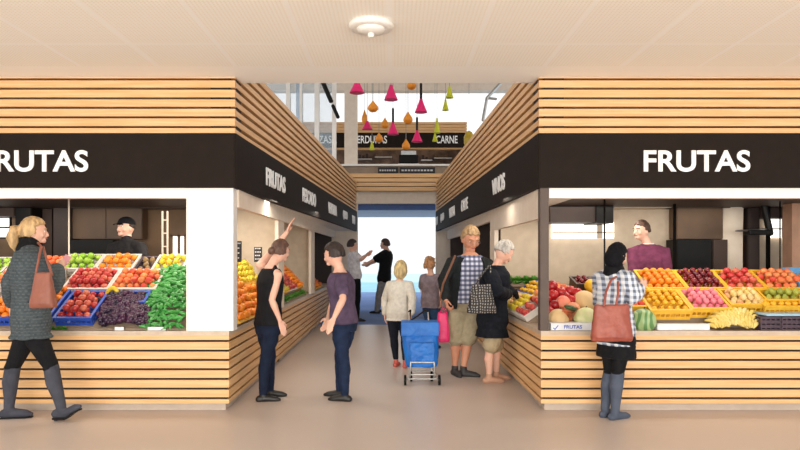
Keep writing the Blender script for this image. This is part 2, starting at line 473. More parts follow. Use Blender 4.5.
# far hall, bridge and upper stalls ------------------------------------------
struct('trim_12', box(B(), X(345,17.9), X(357.5,17.9), 17.66, 18.0, 0, 8.0), M['cream'])
struct('wall_far', box(B(), -4, 4, 17.66, 24, 3.02, 3.38), M['cream'])
struct('trim_13', box(B(), -4, 4, 17.9, 18.1, 2.86, 3.02), M['bluebeam'])
zz = slats_z([3.72, 3.60, 3.48], 3.84, 3.36)
pr = thing('slatted_parapet', 'slatted wood parapet of the upper floor above the aisle end', 'parapet', (0.3,17.5,3.36))
b1 = B(); b2 = B()
box(b1, -4, 4, 17.52, 17.60, 3.36, 3.82)
for z0, z1 in zz: box(b2, -4, 4, 17.48, 17.53, z0, z1)
link_mesh('backing', b1, M['gap'], pr); link_mesh('slat_cladding', b2, M['wood'], pr)
link_mesh('upper_panel', box(B(), -4, 4, 17.54, 17.6, 3.84, 4.05), M['rack'], pr)
link_mesh('ledge', box(B(), -4, 4, 17.45, 17.75, 4.05, 4.10), M['white'], pr)
for x0, x1, lab in ((378,398,'small black menu board on the upper parapet, left of its neighbour'), (400,435,'long black menu board on the upper parapet')):
    bt = thing('menu_board', lab, 'menu board', (X(x0,17.5),17.5,3.86))
    link_mesh('board', box(B(), X(x0,17.5), X(x1,17.5), 17.49, 17.535, Z(173.2,17.5), Z(167.4,17.5)), M['chalk'], bt)
    mk = B(); n = 7 if x0 < 390 else 10
    for k in range(n):
        u0 = X(x0+1.5+(x1-x0-3)*k/n, 17.5); u1 = X(x0+1.5+(x1-x0-3)*(k+0.7)/n, 17.5)
        box(mk, u0, u1, 17.484, 17.49, Z(171.2,17.5), Z(169.6,17.5))
    link_mesh('chalk_line', mk, M['chalkmark'], bt)
us = thing('upper_stall', 'upper floor stall front with slat cornice and black VERDURAS and CARNE sign', 'stall', (0,22,3.4))
b1 = B(); box(b1, -4, X(466,22), 22.05, 22.3, 5.3, 6.2)
for z0, z1 in slats_z([6.14, 6.04, 5.94], 6.23, 5.86): box(b1, -4, X(467,22), 22.0, 22.06, z0, z1)
link_mesh('slat_cornice', b1, M['wood'], us)
usn = link_mesh('sign_panel', box(B(), -4, X(466,22), 21.98, 22.06, 5.34, 5.85), M['sign'], us)
lettering('VERDURAS', (X(352.5,22), 21.98, Z(143.5,22)), (1,0,0), 0.27, X(387,22)-X(352.5,22), usn, M['letter'], offset=0.015)
lettering('CARNE', (X(436,22), 21.98, Z(143.5,22)), (1,0,0), 0.27, X(457.5,22)-X(436,22), usn, M['letter'], offset=0.015)
lettering('ZASA', (X(318.5,22), 21.98, Z(143.5,22)), (1,0,0), 0.27, X(337,22)-X(318.5,22), usn, M['letter'], offset=0.015)
link_mesh('back_panel', box(B(), -4, X(466,22), 23.6, 23.7, 3.4, 6.2), mat('stall_back', (120,96,80), 0.7, (70,54,46), 3), us)
link_mesh('side_panel', box(B(), X(462,22), X(466,22), 22.1, 23.6, 3.4, 5.9), M['brown'], us)
uh = thing('extractor_hood', 'black extractor hood with pale lower edge in the upper stall', 'hood', (X(408,21.5),21.5,4.9))
link_mesh('hood_body', bevel(box(B(), X(399,21.5), X(418,21.5), 21.3, 21.9, Z(163.5,21.3), Z(154.5,21.3)), 0.03), M['black'], uh)
link_mesh('hood_rim', box(B(), X(398,21.5), X(419,21.5), 21.25, 21.95, Z(166,21.25), Z(163.6,21.25)), M['white'], uh)
link_mesh('flue', box(B(), X(401,21.6), X(416,21.6), 21.45, 21.8, Z(154.4,21.3), Z(150,21.3)), M['metal'], uh)
for k, (x0, x1, y0, y1) in enumerate(((358,372,152,160), (375,392,150,158), (421,432,153,161), (434,452,150,159))):
    sh = thing('wall_shelf', ('shelf of goods on the upper stall back wall, %s' % ('far left','left of the hood','right of the hood','far right')[k]), 'shelf', (X(x0,23.4),23.4,Z(y1,23.4)))
    link_mesh('board', box(B(), X(x0,23.4), X(x1,23.4), 23.3, 23.6, Z(y1,23.4), Z(y1,23.4)+0.04), M['metal'], sh)
    g = B(); xx = X(x0,23.4)+0.03
    while xx < X(x1,23.4)-0.12:
        h = random.uniform(0.1,0.24); box(g, xx, xx+0.09, 23.35, 23.5, Z(y1,23.4)+0.042, Z(y1,23.4)+0.04+h); xx += 0.13
    link_mesh('goods', g, M['tan'] if k%2 else M['darkbrown'], sh)
# roof of the atrium: beams, closed above by an unseen added slab
struct('trim_14', box(B(), -W, W, 21.8, 22.2, 7.28, 7.75), M['cream'])
for k in range(4):
    y = 7.4+k*3.7
    struct('trim_%d' % (15+k), box(B(), -W, W, y, y+0.25, 8.0, 8.35), M['cream'])
struct('ceiling', box(B(), -W, W, 6.53, 22.2, 8.36, 8.5), M['cream'])  # unseen slab added to keep sky light off the aisle sides
# glazed screen left of the atrium
gs = B(); gy = 14.0
for x0, x1 in ((286,290), (299.5,302), (314.5,319), (332,336)):
    box(gs, X(x0,gy), X(x1,gy), gy, gy+0.12, 2.4, 8.0)
wn = struct('window_1', gs, M['white'])
g2 = link_mesh('pane', box(B(), X(240,gy), X(336,gy), gy+0.05, gy+0.065, 3.4, 8.0), M['glass'], wn)
g3 = link_mesh('blue_pane', box(B(), X(296,gy+.3), X(303,gy+.3), gy+0.3, gy+0.32, 3.4, 8.0), M['blueglass'], wn)
hr = B(); tube(hr, [P(322,80,13.7), P(331,101,13.7)], 0.05, 8); tube(hr, [P(333,106,13.7), P(338,117,13.7)], 0.04, 8)
tag(link_mesh('handrail', hr, M['black'], origin_at=P(331,101,15)), 'black sloping rail seen through the upper glazing at left', 'rail')
hr = B()
tube(hr, [P(500,84,19), P(487,98,19), P(483,120,19)], 0.05, 8); tube(hr, [P(487,98,19), P(496,99,19)], 0.04, 8)
tag(link_mesh('roof_strut', hr, M['metal'], origin_at=P(490,98,19)), 'thin pale roof strut above the right slatted fascia', 'strut')
# ceiling detector
sd = thing('smoke_detector', 'round white detector disc on the ceiling', 'smoke detector', (-0.17,4.86,CH))
def disc(bm, c, prof, n=40):
    rows = []
    for r, z in prof: rows.append([bm.verts.new((c[0]+r*math.cos(2*PI*k/n), c[1]+r*math.sin(2*PI*k/n), c[2]+z)) for k in range(n)])
    for a, b in zip(rows, rows[1:]):
        for k in range(n): bm.faces.new((a[k], a[(k+1)%n], b[(k+1)%n], b[k]))
    bm.faces.new(rows[0]); bm.faces.new(rows[-1]); return bm
cc = (-0.17, 4.86, CH)
link_mesh('base_ring', disc(B(), cc, [(0.165,0), (0.175,-0.015), (0.165,-0.035), (0.13,-0.04)]), M['white'], sd, True)
link_mesh('sensor_dome', disc(B(), cc, [(0.11,-0.038), (0.105,-0.055), (0.07,-0.07), (0.02,-0.075)]), M['white'], sd, True)
link_mesh('sensor_tip', disc(B(), cc, [(0.025,-0.07), (0.025,-0.10), (0.012,-0.105)], 16), M['white'], sd, True)

# pendant lamps ----------------------------------------------------------------
M['pink'] = mat('pink_shade', (232,26,112), 0.45, (222,20,104))
M['orange_s'] = mat('orange_shade', (236,152,38), 0.5, (226,136,28))
M['lime'] = mat('lime_shade', (205,208,40), 0.5, (192,196,30))
M['gold'] = mat('gold_shade', (196,168,50), 0.4, (180,150,36))
M['cord'] = mat('grey_cord', (150,150,150), 0.7)
def pendant(px, ytop, ybot, wpx, kind, stem=None, label=''):
    real = {'pink': 0.25, 'orange': 0.2, 'lime': 0.17, 'gold': 0.3}[kind]
    d = real*F/wpx; h = (ybot-ytop)*d/F; c = P(px, ybot, d); r = real/2
    t = thing('pendant_lamp', label, 'pendant lamp', c, 'coloured pendant lamps over the aisle')
    if kind == 'orange': prof = [(0.03*r,0), (0.55*r,0.03*h), (0.95*r,0.22*h), (r,0.36*h), (0.85*r,0.55*h), (0.4*r,0.8*h), (0.12*r,h)]
    elif kind == 'gold': prof = [(0.7*r,0), (r,0.2*h), (r,0.6*h), (0.6*r,0.9*h), (0.2*r,h)]
    else: prof = [(0.90*r,0), (r,0.0), (0.98*r,0.05*h), (0.62*r,0.45*h), (0.36*r,0.78*h), (0.22*r,h), (0.1*r,h*1.01)]
    m = {'pink': M['pink'], 'orange': M['orange_s'], 'lime': M['lime'], 'gold': M['gold']}[kind]
    link_mesh('lamp_shade', disc(B(), c, prof, 28), m, t, True)
    z = c.z+h
    if stem:
        z2 = Z(stem, d); link_mesh('stem', tube(B(), [(c.x,c.y,z-0.01), (c.x,c.y,z2)], 0.026, 8), M['black'], t, True); z = z2
    if z < 8.0: link_mesh('cord', tube(B(), [(c.x,c.y,z-0.01), (c.x,c.y,8.02)], 0.006, 6), M['cord'], t)
L_ = [
 (357,80,93,15,'pink',None,'pink cone pendant lamp, leftmost and cut off by the ceiling edge'),
 (391,85,100,13.6,'pink',None,'large pink cone pendant lamp hanging near the centre top'),
 (421,99,112.5,12.6,'pink',84,'pink cone pendant with long black stem, highest on the right'),
 (393,122.5,134.5,11.2,'pink',109,'pink cone pendant with black stem just above the VERDURAS sign end'),
 (367.2,121,129.5,10.8,'pink',None,'small pink cone pendant beside the cream column'),
 (417,130.5,142,11,'pink',118,'pink cone pendant with black stem in front of the black upper sign'),
 (373,101,112,11,'orange',None,'orange drop pendant lamp beside the cream column'),
 (411.5,79,89.5,10,'orange',None,'orange drop pendant cut off by the ceiling edge'),
 (408,112,124,9.6,'orange',None,'orange drop pendant hanging before the bright upper window'),
 (385,118,128.5,8,'orange',None,'small orange drop pendant left of a pink stemmed cone'),
 (379,133,142.5,8.4,'orange',None,'orange drop pendant covering the letters of VERDURAS'),
 (406,139,150,8.2,'orange',None,'lowest orange drop pendant, above the black hood'),
 (449.5,86,98,8,'lime',None,'upper lime green pendant cone at right'),
 (445.5,99,110.5,6.6,'lime',None,'small lime pendant cone just under another lime one'),
 (437,118,133,6.4,'lime',None,'narrow lime pendant cone in front of the slat cornice'),
 (435,133,141.5,5.6,'lime',None,'tiny lime pendant cone left of the word CARNE'),
 (372,141,150,5.4,'lime',None,'tiny lime pendant cone under the VERDURAS sign'),
 (364.6,110,124,6.0,'orange',None,'slim orange pendant hanging just left of a pink cone by the column'),
 (469,131,146,10.5,'gold',None,'wide golden pendant lamp by the right fascia'),
]
for a in L_: pendant(*a)

# ============================================================ produce
def proto(name, m, r, fn=None, sub=2, sx=1, sy=1, sz=1, extra=None):
    bm = B(); ellip(bm, (0,0,0), r*sx, r*sy, r*sz, sub=sub, fn=fn)
    if extra: extra(bm)
    me = bpy.data.meshes.new(name); bm.to_mesh(me); bm.free()
    for q in (m if isinstance(m, (list,tuple)) else [m]): me.materials.append(q)
    for p in me.polygons: p.use_smooth = True
    return me
def apple_fn(p):
    q = p.copy(); d = math.hypot(p.x, p.y)
    if p.z > 0: q.z -= 0.42*max(0, 1-d/0.55)**1.5
    else: q.z += 0.22*max(0, 1-d/0.4)**1.5; 
    k = 1-0.12*max(0, -p.z); q.x *= k; q.y *= k
    return q
def stalk(r):
    def f(bm):
        g = len(bm.faces); tube(bm, [(0,0,r*0.55), (r*0.06,0,r*1.12)], r*0.06, 5)
        bm.faces.ensure_lookup_table()
        for q in bm.faces[g:]: q.material_index = 1
    return f
def pear_fn(p):
    q = p.copy(); k = 1-0.42*max(0, p.z); q.x *= k; q.y *= k; q.z = p.z*1.25; return q
def lemon_fn(p):
    q = p.copy(); a = abs(p.z); q.z = p.z*(1.0+0.28*a**6); k = 1-0.10*a; q.x *= k; q.y *= k; return q
M['stalk'] = mat('brown_stalk', (92,66,40), 0.8)
FM = {
 'red': fruit_mat('red_apple_skin', [(158,18,30),(186,30,38),(204,66,58),(222,120,90)], 0.3, 18),
 'green': fruit_mat('green_apple_skin', [(120,178,36),(150,196,52),(176,212,84)], 0.3),
 'orange': fruit_mat('orange_peel', [(240,112,10),(248,136,20),(250,156,40)], 0.45, 8, 0.3),
 'peach': fruit_mat('peach_skin', [(236,128,64),(240,104,58),(246,160,90),(214,62,48)], 0.6, 16),
 'yellow': fruit_mat('yellow_peel', [(232,196,30),(240,206,50),(222,210,60)], 0.4, 8, 0.25),
 'mandarin': fruit_mat('mandarin_peel', [(246,170,20),(250,186,34),(244,196,50)], 0.45, 8, 0.25),
 'dark': fruit_mat('dark_plum_skin', [(98,16,28),(128,24,34),(82,16,30)], 0.25),
 'pink': fruit_mat('pink_skin', [(238,120,140),(244,150,160),(226,92,122)], 0.5, 20),
 'pale': fruit_mat('pale_pear_skin', [(236,206,130),(228,190,104),(240,216,150),(222,150,96)], 0.45, 14),
 'pear': fruit_mat('green_pear_skin', [(150,160,50),(176,180,70),(132,140,44)], 0.45, 14),
 'tomato': fruit_mat('tomato_skin', [(182,26,34),(196,40,42),(164,18,30)], 0.25),
 'pepper': fruit_mat('green_pepper_skin', [(44,128,48),(64,152,66),(92,178,88)], 0.3, 10),
 'grape': fruit_mat('dark_grape_skin', [(46,28,60),(80,40,70),(36,24,50)], 0.25, 8),
 'brown': fruit_mat('brown_pear_skin', [(122,92,58),(150,118,70),(104,80,60)], 0.5, 14),
 'banana': fruit_mat('banana_skin', [(238,214,128),(232,204,104),(244,224,150)], 0.5, 6),
 'melon': fruit_mat('pale_melon_skin', [(238,214,172),(242,206,150),(230,196,150)], 0.6, 6, 0.3),
 'leaf': fruit_mat('leaf_green', [(70,140,44),(96,170,60),(120,190,80)], 0.5, 8),
}
PR = {}
PR['red'] = [proto('apple', [FM['red'], M['stalk']], 0.037, apple_fn, 3, extra=stalk(0.037))]
PR['green'] = [proto('green_apple', [FM['green'], M['stalk']], 0.039, apple_fn, 3, extra=stalk(0.039))]
PR['orange'] = [proto('orange', FM['orange'], 0.039, None, 3, sz=0.95)]
PR['peach'] = [proto('peach', FM['peach'], 0.037, apple_fn, 3)]
PR['yellow'] = [proto('lemon', FM['yellow'], 0.033, lemon_fn, 2, sz=1.15)]
PR['mandarin'] = [proto('mandarin', FM['mandarin'], 0.031, apple_fn, 2, sz=0.85)]
PR['dark'] = [proto('plum', FM['dark'], 0.034, None, 2, sz=1.08)]
PR['redbig'] = [proto('red_apple', [FM['red'], M['stalk']], 0.040, apple_fn, 3, extra=stalk(0.04))]
PR['pink'] = [proto('pink_radish', FM['pink'], 0.032, None, 2, sz=1.1)]
PR['pale'] = [proto('pear', [FM['pale'], M['stalk']], 0.034, pear_fn, 3, extra=stalk(0.038))]
PR['pear'] = [proto('green_pear', [FM['pear'], M['stalk']], 0.036, pear_fn, 3, extra=stalk(0.038))]
PR['tomato'] = [proto('tomato', [FM['tomato'], M['stalk']], 0.062, apple_fn, 3, extra=stalk(0.05))]
PR['brown'] = [proto('brown_pear', FM['brown'], 0.034, pear_fn, 2)]
def pepper_mesh():
    bm = B(); tube(bm, [(-0.05,0,0), (-0.03,0.004,0.004), (0,0.006,0.005), (0.03,0.0,0.0), (0.052,-0.008,-0.006)], [0.010,0.020,0.021,0.015,0.005], 9)
    g = len(bm.faces); tube(bm, [(-0.055,0,0), (-0.078,0.004,0.006)], 0.004, 5)
    me = bpy.data.meshes.new('green_pepper'); bm.to_mesh(me); bm.free(); me.materials.append(FM['pepper'])
    for p in me.polygons: p.use_smooth = True
    return me
PR['pepper'] = [pepper_mesh()]
def bunch_mesh(seed):
    rr = random.Random(seed); bm = B()
    for k in range(17):
        t = k/17; rad = 0.048*(1-0.6*t); a = k*2.4; 
        ellip(bm, (0.09*(t-0.5)*1.2+rr.uniform(-.004,.004), rad*math.cos(a)*rr.uniform(.5,1), rad*math.sin(a)*0.8*rr.uniform(.5,1)), 0.027,0.027,0.028, sub=2)
    tube(bm, [(-0.055,0,0), (-0.09,0.004,0.02)], 0.004, 5)
    me = bpy.data.meshes.new('grape_bunch'); bm.to_mesh(me); bm.free(); me.materials.append(FM['grape'])
    for p in me.polygons: p.use_smooth = True
    return me
PR['grape'] = [bunch_mesh(1), bunch_mesh(2), bunch_mesh(3)]
def banana_hand(seed):
    rr = random.Random(seed); bm = B()
    for k in range(4):
        a = (k-1.5)*0.58; pts = []; 
        for j in range(7):
            t = j/6; ang = -0.7+1.5*t
            x = 0.09*math.sin(ang); z = 0.09*math.cos(ang)-0.07
            pts.append(Vector((x, a*0.10*(0.4+t)+0.0, z-0.01*abs(k-1.5))))
        tube(bm, pts, [0.010,0.020,0.025,0.026,0.025,0.021,0.010], 9)
    me = bpy.data.meshes.new('banana_bunch'); bm.to_mesh(me); bm.free(); me.materials.append(FM['banana'])
    for p in me.polygons: p.use_smooth = True
    return me
PR['banana'] = [banana_hand(1), banana_hand(2)]
def lettuce_mesh(seed, rad=0.09):
    rr = random.Random(seed); bm = B()
    for ring, (n, tilt, L) in enumerate(((5,0.25,0.9), (7,0.7,1.0), (9,1.15,1.0))):
        for k in range(n):
            a = 2*PI*k/n+ring*0.4+rr.uniform(-.2,.2); rows = []
            for j in range(5):
                t = j/4; rr_ = rad*L*t; out = rr_*math.sin(tilt*(0.5+0.7*t)); up = rr_*math.cos(tilt*(0.5+0.7*t))
                wd = rad*0.42*math.sin(PI*min(0.95, 0.15+0.75*t)); row = []
                for q in (-1,-0.5,0,0.5,1):
                    c = Vector((out-0.15*wd*abs(q), q*wd, up+0.012*math.sin(q*6+j*2)+0.15*wd*abs(q)))
                    row.append(bm.verts.new(Matrix.Rotation(a, 3, 'Z') @ c))
                rows.append(row)
            for r1, r2 in zip(rows, rows[1:]):
                for q in range(4): bm.faces.new((r1[q], r1[q+1], r2[q+1], r2[q]))
    me = bpy.data.meshes.new('lettuce'); bm.to_mesh(me); bm.free(); me.materials.append(FM['leaf'])
    for p in me.polygons: p.use_smooth = True
    return me
PR['leaf'] = [lettuce_mesh(1), lettuce_mesh(2)]

def put(kind, loc, name, label, cat, group, rot=None, scale=1.0):
    me = random.choice(PR[kind])
    o = bpy.data.objects.new(name, me); C.objects.link(o); o.location = loc
    o.rotation_euler = rot if rot else (random.uniform(-.6,.6), random.uniform(-.6,.6), random.uniform(0,6.28))
    s = scale*random.uniform(0.95,1.04); o.scale = (s,s,s)
    tag(o, label, cat, group); return o
def frame(loc, tilt, rz=0.0):
    return Matrix.Translation(Vector(loc)) @ Matrix.Rotation(rz, 4, 'Z') @ Matrix.Rotation(tilt, 4, 'X')
def crate(T, w, l, h, m, label, slots=True, name='crate', cat='crate', group=None):
    t = thing(name, label, cat, (0,0,0), group); t.matrix_world = T; ORG[t.name] = Vector((0,0,0))
    bm = B(); th = 0.010
    box(bm, 0, w, 0, l, 0, th)
    for (x0,x1,y0,y1) in ((0,w,0,th), (0,w,l-th,l), (0,th,th,l-th), (w-th,w,th,l-th)):
        if slots:
            box(bm, x0,x1,y0,y1, th, h*0.32); box(bm, x0,x1,y0,y1, h*0.62, h)
            horiz = (x1-x0) > (y1-y0); n = max(2, int(max(x1-x0, y1-y0)/0.05))
            for k in range(n+1):
                if horiz: c = x0+(x1-x0-0.012)*k/n; box(bm, c, c+0.012, y0, y1, h*0.32, h*0.62)
                else: c = y0+(y1-y0-0.012)*k/n; box(bm, x0, x1, c, c+0.012, h*0.32, h*0.62)
        else: box(bm, x0,x1,y0,y1, th, h)
    link_mesh('crate_body', bm, m, t)
    rm = B(); q = 0.008
    for (x0,x1,y0,y1) in ((-q,w+q,-q,th+q), (-q,w+q,l-th-q,l+q), (-q,th+q,th+q,l-th-q), (w-th-q,w+q,th+q,l-th-q)):
        box(rm, x0,x1,y0,y1, h, h+0.012)
    link_mesh('rim', rm, m, t)
    return t
def fill(T, w, l, z0, r, kind, name, label, cat, group, heap=0, jit=0.2, scale=1.0, margin=0.012, sp=1.02):
    nx = max(1, int((w-2*margin)/(2*r*sp))); dx = (w-2*margin)/nx; dy = dx*0.92
    ny = max(1, int((l-2*margin)/dy))
    dy = (l-2*margin)/ny
    for j in range(ny):
        off = 0.5*dx if j%2 else 0
        for i in range(nx-(1 if j%2 and nx > 2 else 0)):
            x = margin+dx*(i+0.5)+off; y = margin+dy*(j+0.5)
            u = Vector((x+random.uniform(-1,1)*jit*r, y+random.uniform(-1,1)*jit*r, z0+r+random.uniform(0,1)*jit*r))
            put(kind, T @ u, name, label, cat, group, scale=scale)
    if heap:
        for j in range(ny-1):
            for i in range(nx-1):
                cx = abs((i+1)/nx-0.5)*2; cy = abs((j+1)/ny-0.5)*2
                if heap < 2 and (cx > 0.8): continue
                if random.random() < 0.08: continue
                u = Vector((margin+dx*(i+1), margin+dy*(j+1), z0+r*2.35+random.uniform(0,.3)*r))
                put(kind, T @ u, name, label, cat, group, scale=scale)

TL = math.atan(0.6); CS = math.cos(TL)
def rack(name, label, poly_x, poly, loc):
    bm = B(); x0, x1 = poly_x
    a = [bm.verts.new((x0, y, z)) for y, z in poly]; b = [bm.verts.new((x1, y, z)) for y, z in poly]
    bm.faces.new(a); bm.faces.new(b); n = len(poly)
    for i in range(n): bm.faces.new((a[i], a[(i+1)%n], b[(i+1)%n], b[i]))
    o = link_mesh(name, bm, M['rack'], origin_at=loc); return tag(o, label, 'rack')
SLOPE = 0.6
def surf(Y): return 0.815+SLOPE*(Y-6.38)
# sloping display racks on the counters
RP = [(6.38,0.802), (6.38,0.815), (7.50,surf(7.5)), (7.50,0.802)]
rack('display_rack', 'sloping rack under the crates on the front left counter', (-5.0,-2.09), RP, (-3.5,7,0.8))
def FT(x, Y, lift=0.0): return frame((x, Y, surf(Y)+0.002+lift), TL)
def row_crate(px0, px1, Y0, Y1, h, m, label, fk=None, r=0.037, fn=None, fl=None, fc=None, fg=None, heap=0, slots=True, cname='crate', group=None, scale=1.0, gapx=0.012):
    Ym = (Y0+Y1)/2; x0 = X(px0,Ym)+gapx/2; x1 = X(px1,Ym)-gapx/2; l = (Y1-Y0)/CS-0.01
    T = FT(x0, Y0); crate(T, x1-x0, l, h, m, label, slots, cname, 'crate', group)
    if fk: fill(T, x1-x0, l, max(0.012, h-1.1*r), r, fk, fn, fl, fc, fg, heap, scale=scale)
    return T, x1-x0, l
# ---- left stall
row_crate(-14, 7, 6.98, 7.44, 0.09, M['wcrate'], 'pale crate of green apples at the far left picture edge', 'green', 0.039, 'green_apple', 'green apple in the crate at the left picture edge', 'apple', 'green apples at the left edge')
row_crate(0, 64, 6.42, 6.92, 0.09, M['bcrate'], 'blue crate of oranges behind the tweed coat woman, lower one', 'orange', 0.038, 'orange', 'orange in the lower crate behind the tweed-coat woman', 'orange', 'oranges behind the woman, lower crate', 1)
row_crate(8, 67, 6.94, 7.44, 0.09, M['wcrate'], 'pale crate of oranges behind the tweed coat woman, upper one', 'peach', 0.037, 'peach', 'orange-red peach in the upper crate behind the tweed-coat woman', 'peach', 'peaches behind the woman, upper crate', 1)
row_crate(67, 102, 7.22, 7.5, 0.09, M['wcrate'], 'pale crate of green apples on the top row', 'green', 0.039, 'green_apple', 'green apple heaped on the top row left of the oranges', 'apple', 'green apples on the top row', 2)
row_crate(102, 139, 7.22, 7.5, 0.09, M['wcrate'], 'pale crate of oranges in front of the vendor in black', 'orange', 0.039, 'orange', 'orange heaped in front of the vendor in black', 'orange', 'oranges in front of the vendor', 2)
row_crate(139, 157, 7.22, 7.5, 0.06, M['dcrate'], 'small dark crate of brown pears by the vendor\'s hand', 'brown', 0.034, 'brown_pear', 'brown pear in the small dark crate by the vendor', 'pear', 'brown pears')
row_crate(157, 188, 7.22, 7.5, 0.08, M['wcrate'], 'pale crate of lemons beside the white column', 'yellow', 0.034, 'lemon', 'lemon heaped beside the white column', 'lemon', 'lemons beside the column', 2)
row_crate(72, 117, 6.86, 7.2, 0.10, M['wcrate'], 'pale crate of red apples under the green apples', 'red', 0.037, 'red_apple', 'red apple in the pale crate under the green apples', 'apple', 'red apples under the green ones', 1)
row_crate(117, 163, 6.86, 7.2, 0.10, M['wcrate'], 'pale crate of red apples under the oranges', 'peach', 0.036, 'red_apple', 'red and yellow apple in the pale crate under the oranges', 'apple', 'red yellow apples under the oranges', 1)
row_crate(66, 103, 6.42, 6.84, 0.09, M['bcrate'], 'blue crate of red apples on the lowest row', 'red', 0.038, 'red_apple', 'red apple in the blue crate on the lowest row', 'apple', 'red apples on the lowest row', 1)
row_crate(120, 150, 6.66, 6.84, 0.09, M['bcrate'], 'empty blue crate end showing behind the dark grapes', slots=False)
for j in range(7):
    for i in range(7):
        Y = 6.39+j*0.058; px = 104+i*6.6+(3 if j%2 else 0)
        hh = 0.04+0.06*math.sin(PI*(i+.5)/7)
        put('grape', (X(px,Y), Y, surf(Y)+hh), 'grape_bunch', 'bunch of dark grapes in the blue crate beside the green peppers', 'grapes', 'dark grape bunches', rot=(random.uniform(-.5,.5), random.uniform(-.5,.5), random.uniform(0,6.28)))
for j in range(17):
    for i in range(12):
        Y = 6.36+j*0.049; lo = 146+(8 if j > 11 else 0)
        px = lo+(186-lo)*(i+random.random())/12
        if px > 190: continue
        hh = 0.02+0.13*math.sin(PI*min(1,max(0,(px-lo+3)/60)))*min(1,(j+1)/4)+random.uniform(-.01,.02)
        if j < 3: px -= (3-j)*1.2
        put('pepper', (X(px,Y), Y, surf(Y)+hh), 'green_pepper', 'small green pepper in the big heap beside the white column', 'pepper', 'green peppers in the heap', rot=(random.uniform(-.6,.6), random.uniform(-.5,.5)-0.3, random.uniform(0,6.28)))
for k, (px, py) in enumerate(((52,327), (59,326), (64,329))):
    o = put('leaf', (X(px,6.36), 6.355, 0.812), 'lettuce', 'small green lettuce on the counter edge in front of the red apples', 'lettuce', 'small lettuces on the counter edge', scale=0.36)
for k, (px, lab) in enumerate(((119,'white price card lying before the grapes'), (152,'white price card before the peppers, left one'), (161,'white price card before the peppers, right one'))):
    o = link_mesh('price_card', box(B(), X(px-5,6.33), X(px+4,6.33), 6.345, 6.351, 0.801, 0.835), M['paper'], origin_at=(X(px,6.33),6.33,0.8)); tag(o, lab, 'price card')
for k, (px, py) in enumerate(((168,278), (181,279))):
    c = P(px, py, 7.19)
    o = link_mesh('price_card', box(B(), c.x-0.05, c.x+0.05, 7.185, 7.19, c.z-0.05, c.z+0.035), M['paper'], origin_at=c); tag(o, 'white price card standing before the lemons, %s one' % ('left','right')[k], 'price card')
# curved green-yellow squash and a blue price tag
sq = B(); pts = [P(106+14*t, 300-12*math.sin(PI*(0.15+0.75*t)), 6.74+0.02*t) for t in [k/7 for k in range(8)]]
tube(sq, pts, [0.012,0.02,0.024,0.025,0.025,0.024,0.02,0.01], 10)
tag(link_mesh('squash', sq, FM['yellow'], smooth=True, origin_at=pts[3]), 'curved yellow green squash lying over the grapes', 'squash')
tg = B(); ellip(tg, P(95,314,6.52), 0.062, 0.012, 0.035, rot=Matrix.Rotation(-0.4,3,'X'))
tag(link_mesh('price_tag', tg, mat('blue_tag', (40,80,140), 0.5), smooth=True, origin_at=P(95,314,6.5)), 'dark blue oval price tag among the red apples', 'price tag')
# ---- right stall: yellow crates
SLOPE = 0.52; TL = math.atan(SLOPE); CS = math.cos(TL)
rack('display_rack', 'sloping rack under the crates on the front right counter', (2.38,4.7), [(6.60,0.802),(6.60,surf(6.6)),(7.32,surf(7.32)),(7.32,0.802)], (3.4,7,0.8))
row_crate(605, 637, 6.93, 7.3, 0.09, M['dcrate'], 'dark crate of pears hidden behind the plaid jacket woman', 'brown', 0.034, 'brown_pear', 'brown pear in the dark crate behind the plaid-jacket woman', 'pear', 'brown pears, right stall')
row_crate(608, 641, 6.6, 6.9, 0.10, M['ycrate'], 'yellow crate of peaches behind the plaid jacket woman', 'peach', 0.038, 'peach', 'peach in the yellow crate behind the plaid-jacket woman', 'peach', 'peaches behind the woman')
YG = 'yellow crates of the right stall'
row_crate(638, 678, 6.93, 7.3, 0.10, M['ycrate'], 'yellow crate of oranges on the upper row in front of the purple-sweater vendor', 'orange', 0.034, 'orange_fruit', 'tangerine in the upper yellow crate below the purple-sweater vendor', 'orange_fruit', 'small oranges in the upper yellow crate', 1, group=YG, scale=0.88)  # small oranges, built from the orange mesh
row_crate(678, 717, 6.93, 7.3, 0.10, M['ycrate'], 'yellow crate of dark plums on the upper row', 'dark', 0.035, 'plum', 'dark red plum in the upper yellow crate', 'plum', 'dark plums', 1, group=YG)
row_crate(717, 755, 6.93, 7.3, 0.10, M['ycrate'], 'yellow crate of heaped red apples on the upper row', 'redbig', 0.040, 'red_apple', 'red apple heaped high in the upper yellow crate', 'apple', 'red apples in the yellow crate', 2, group=YG)
row_crate(755, 797, 6.93, 7.3, 0.10, M['ycrate'], 'yellow crate of peaches on the upper row, right end', 'peach', 0.040, 'peach', 'orange-red peach in the upper yellow crate at the right end', 'peach', 'peaches in the yellow crate', 1, group=YG)
row_crate(641, 682, 6.52, 6.9, 0.11, M['ycrate'], 'yellow crate of mandarins on the lower row', 'mandarin', 0.033, 'mandarin', 'yellow-orange mandarin in the lower yellow crate', 'mandarin', 'mandarins', 1, group=YG)
row_crate(682, 721, 6.55, 6.9, 0.11, M['ycrate'], 'yellow crate of pink radishes on the lower row', 'pink', 0.033, 'pink_radish', 'pink radish in the lower yellow crate', 'radish', 'pink radishes', 1, group=YG)
row_crate(721, 758, 6.62, 6.9, 0.11, M['ycrate'], 'yellow crate of pale pears on the lower row', 'pale', 0.035, 'pear', 'pale yellow pear in the lower yellow crate', 'pear', 'pale pears', 1, group=YG)
row_crate(758, 801, 6.70, 6.92, 0.10, M['ycrate'], 'yellow crate of green pears on the lower row', 'pear', 0.036, 'green_pear', 'green pear in the lower yellow crate at the right end', 'pear', 'green pears', 1, group=YG)
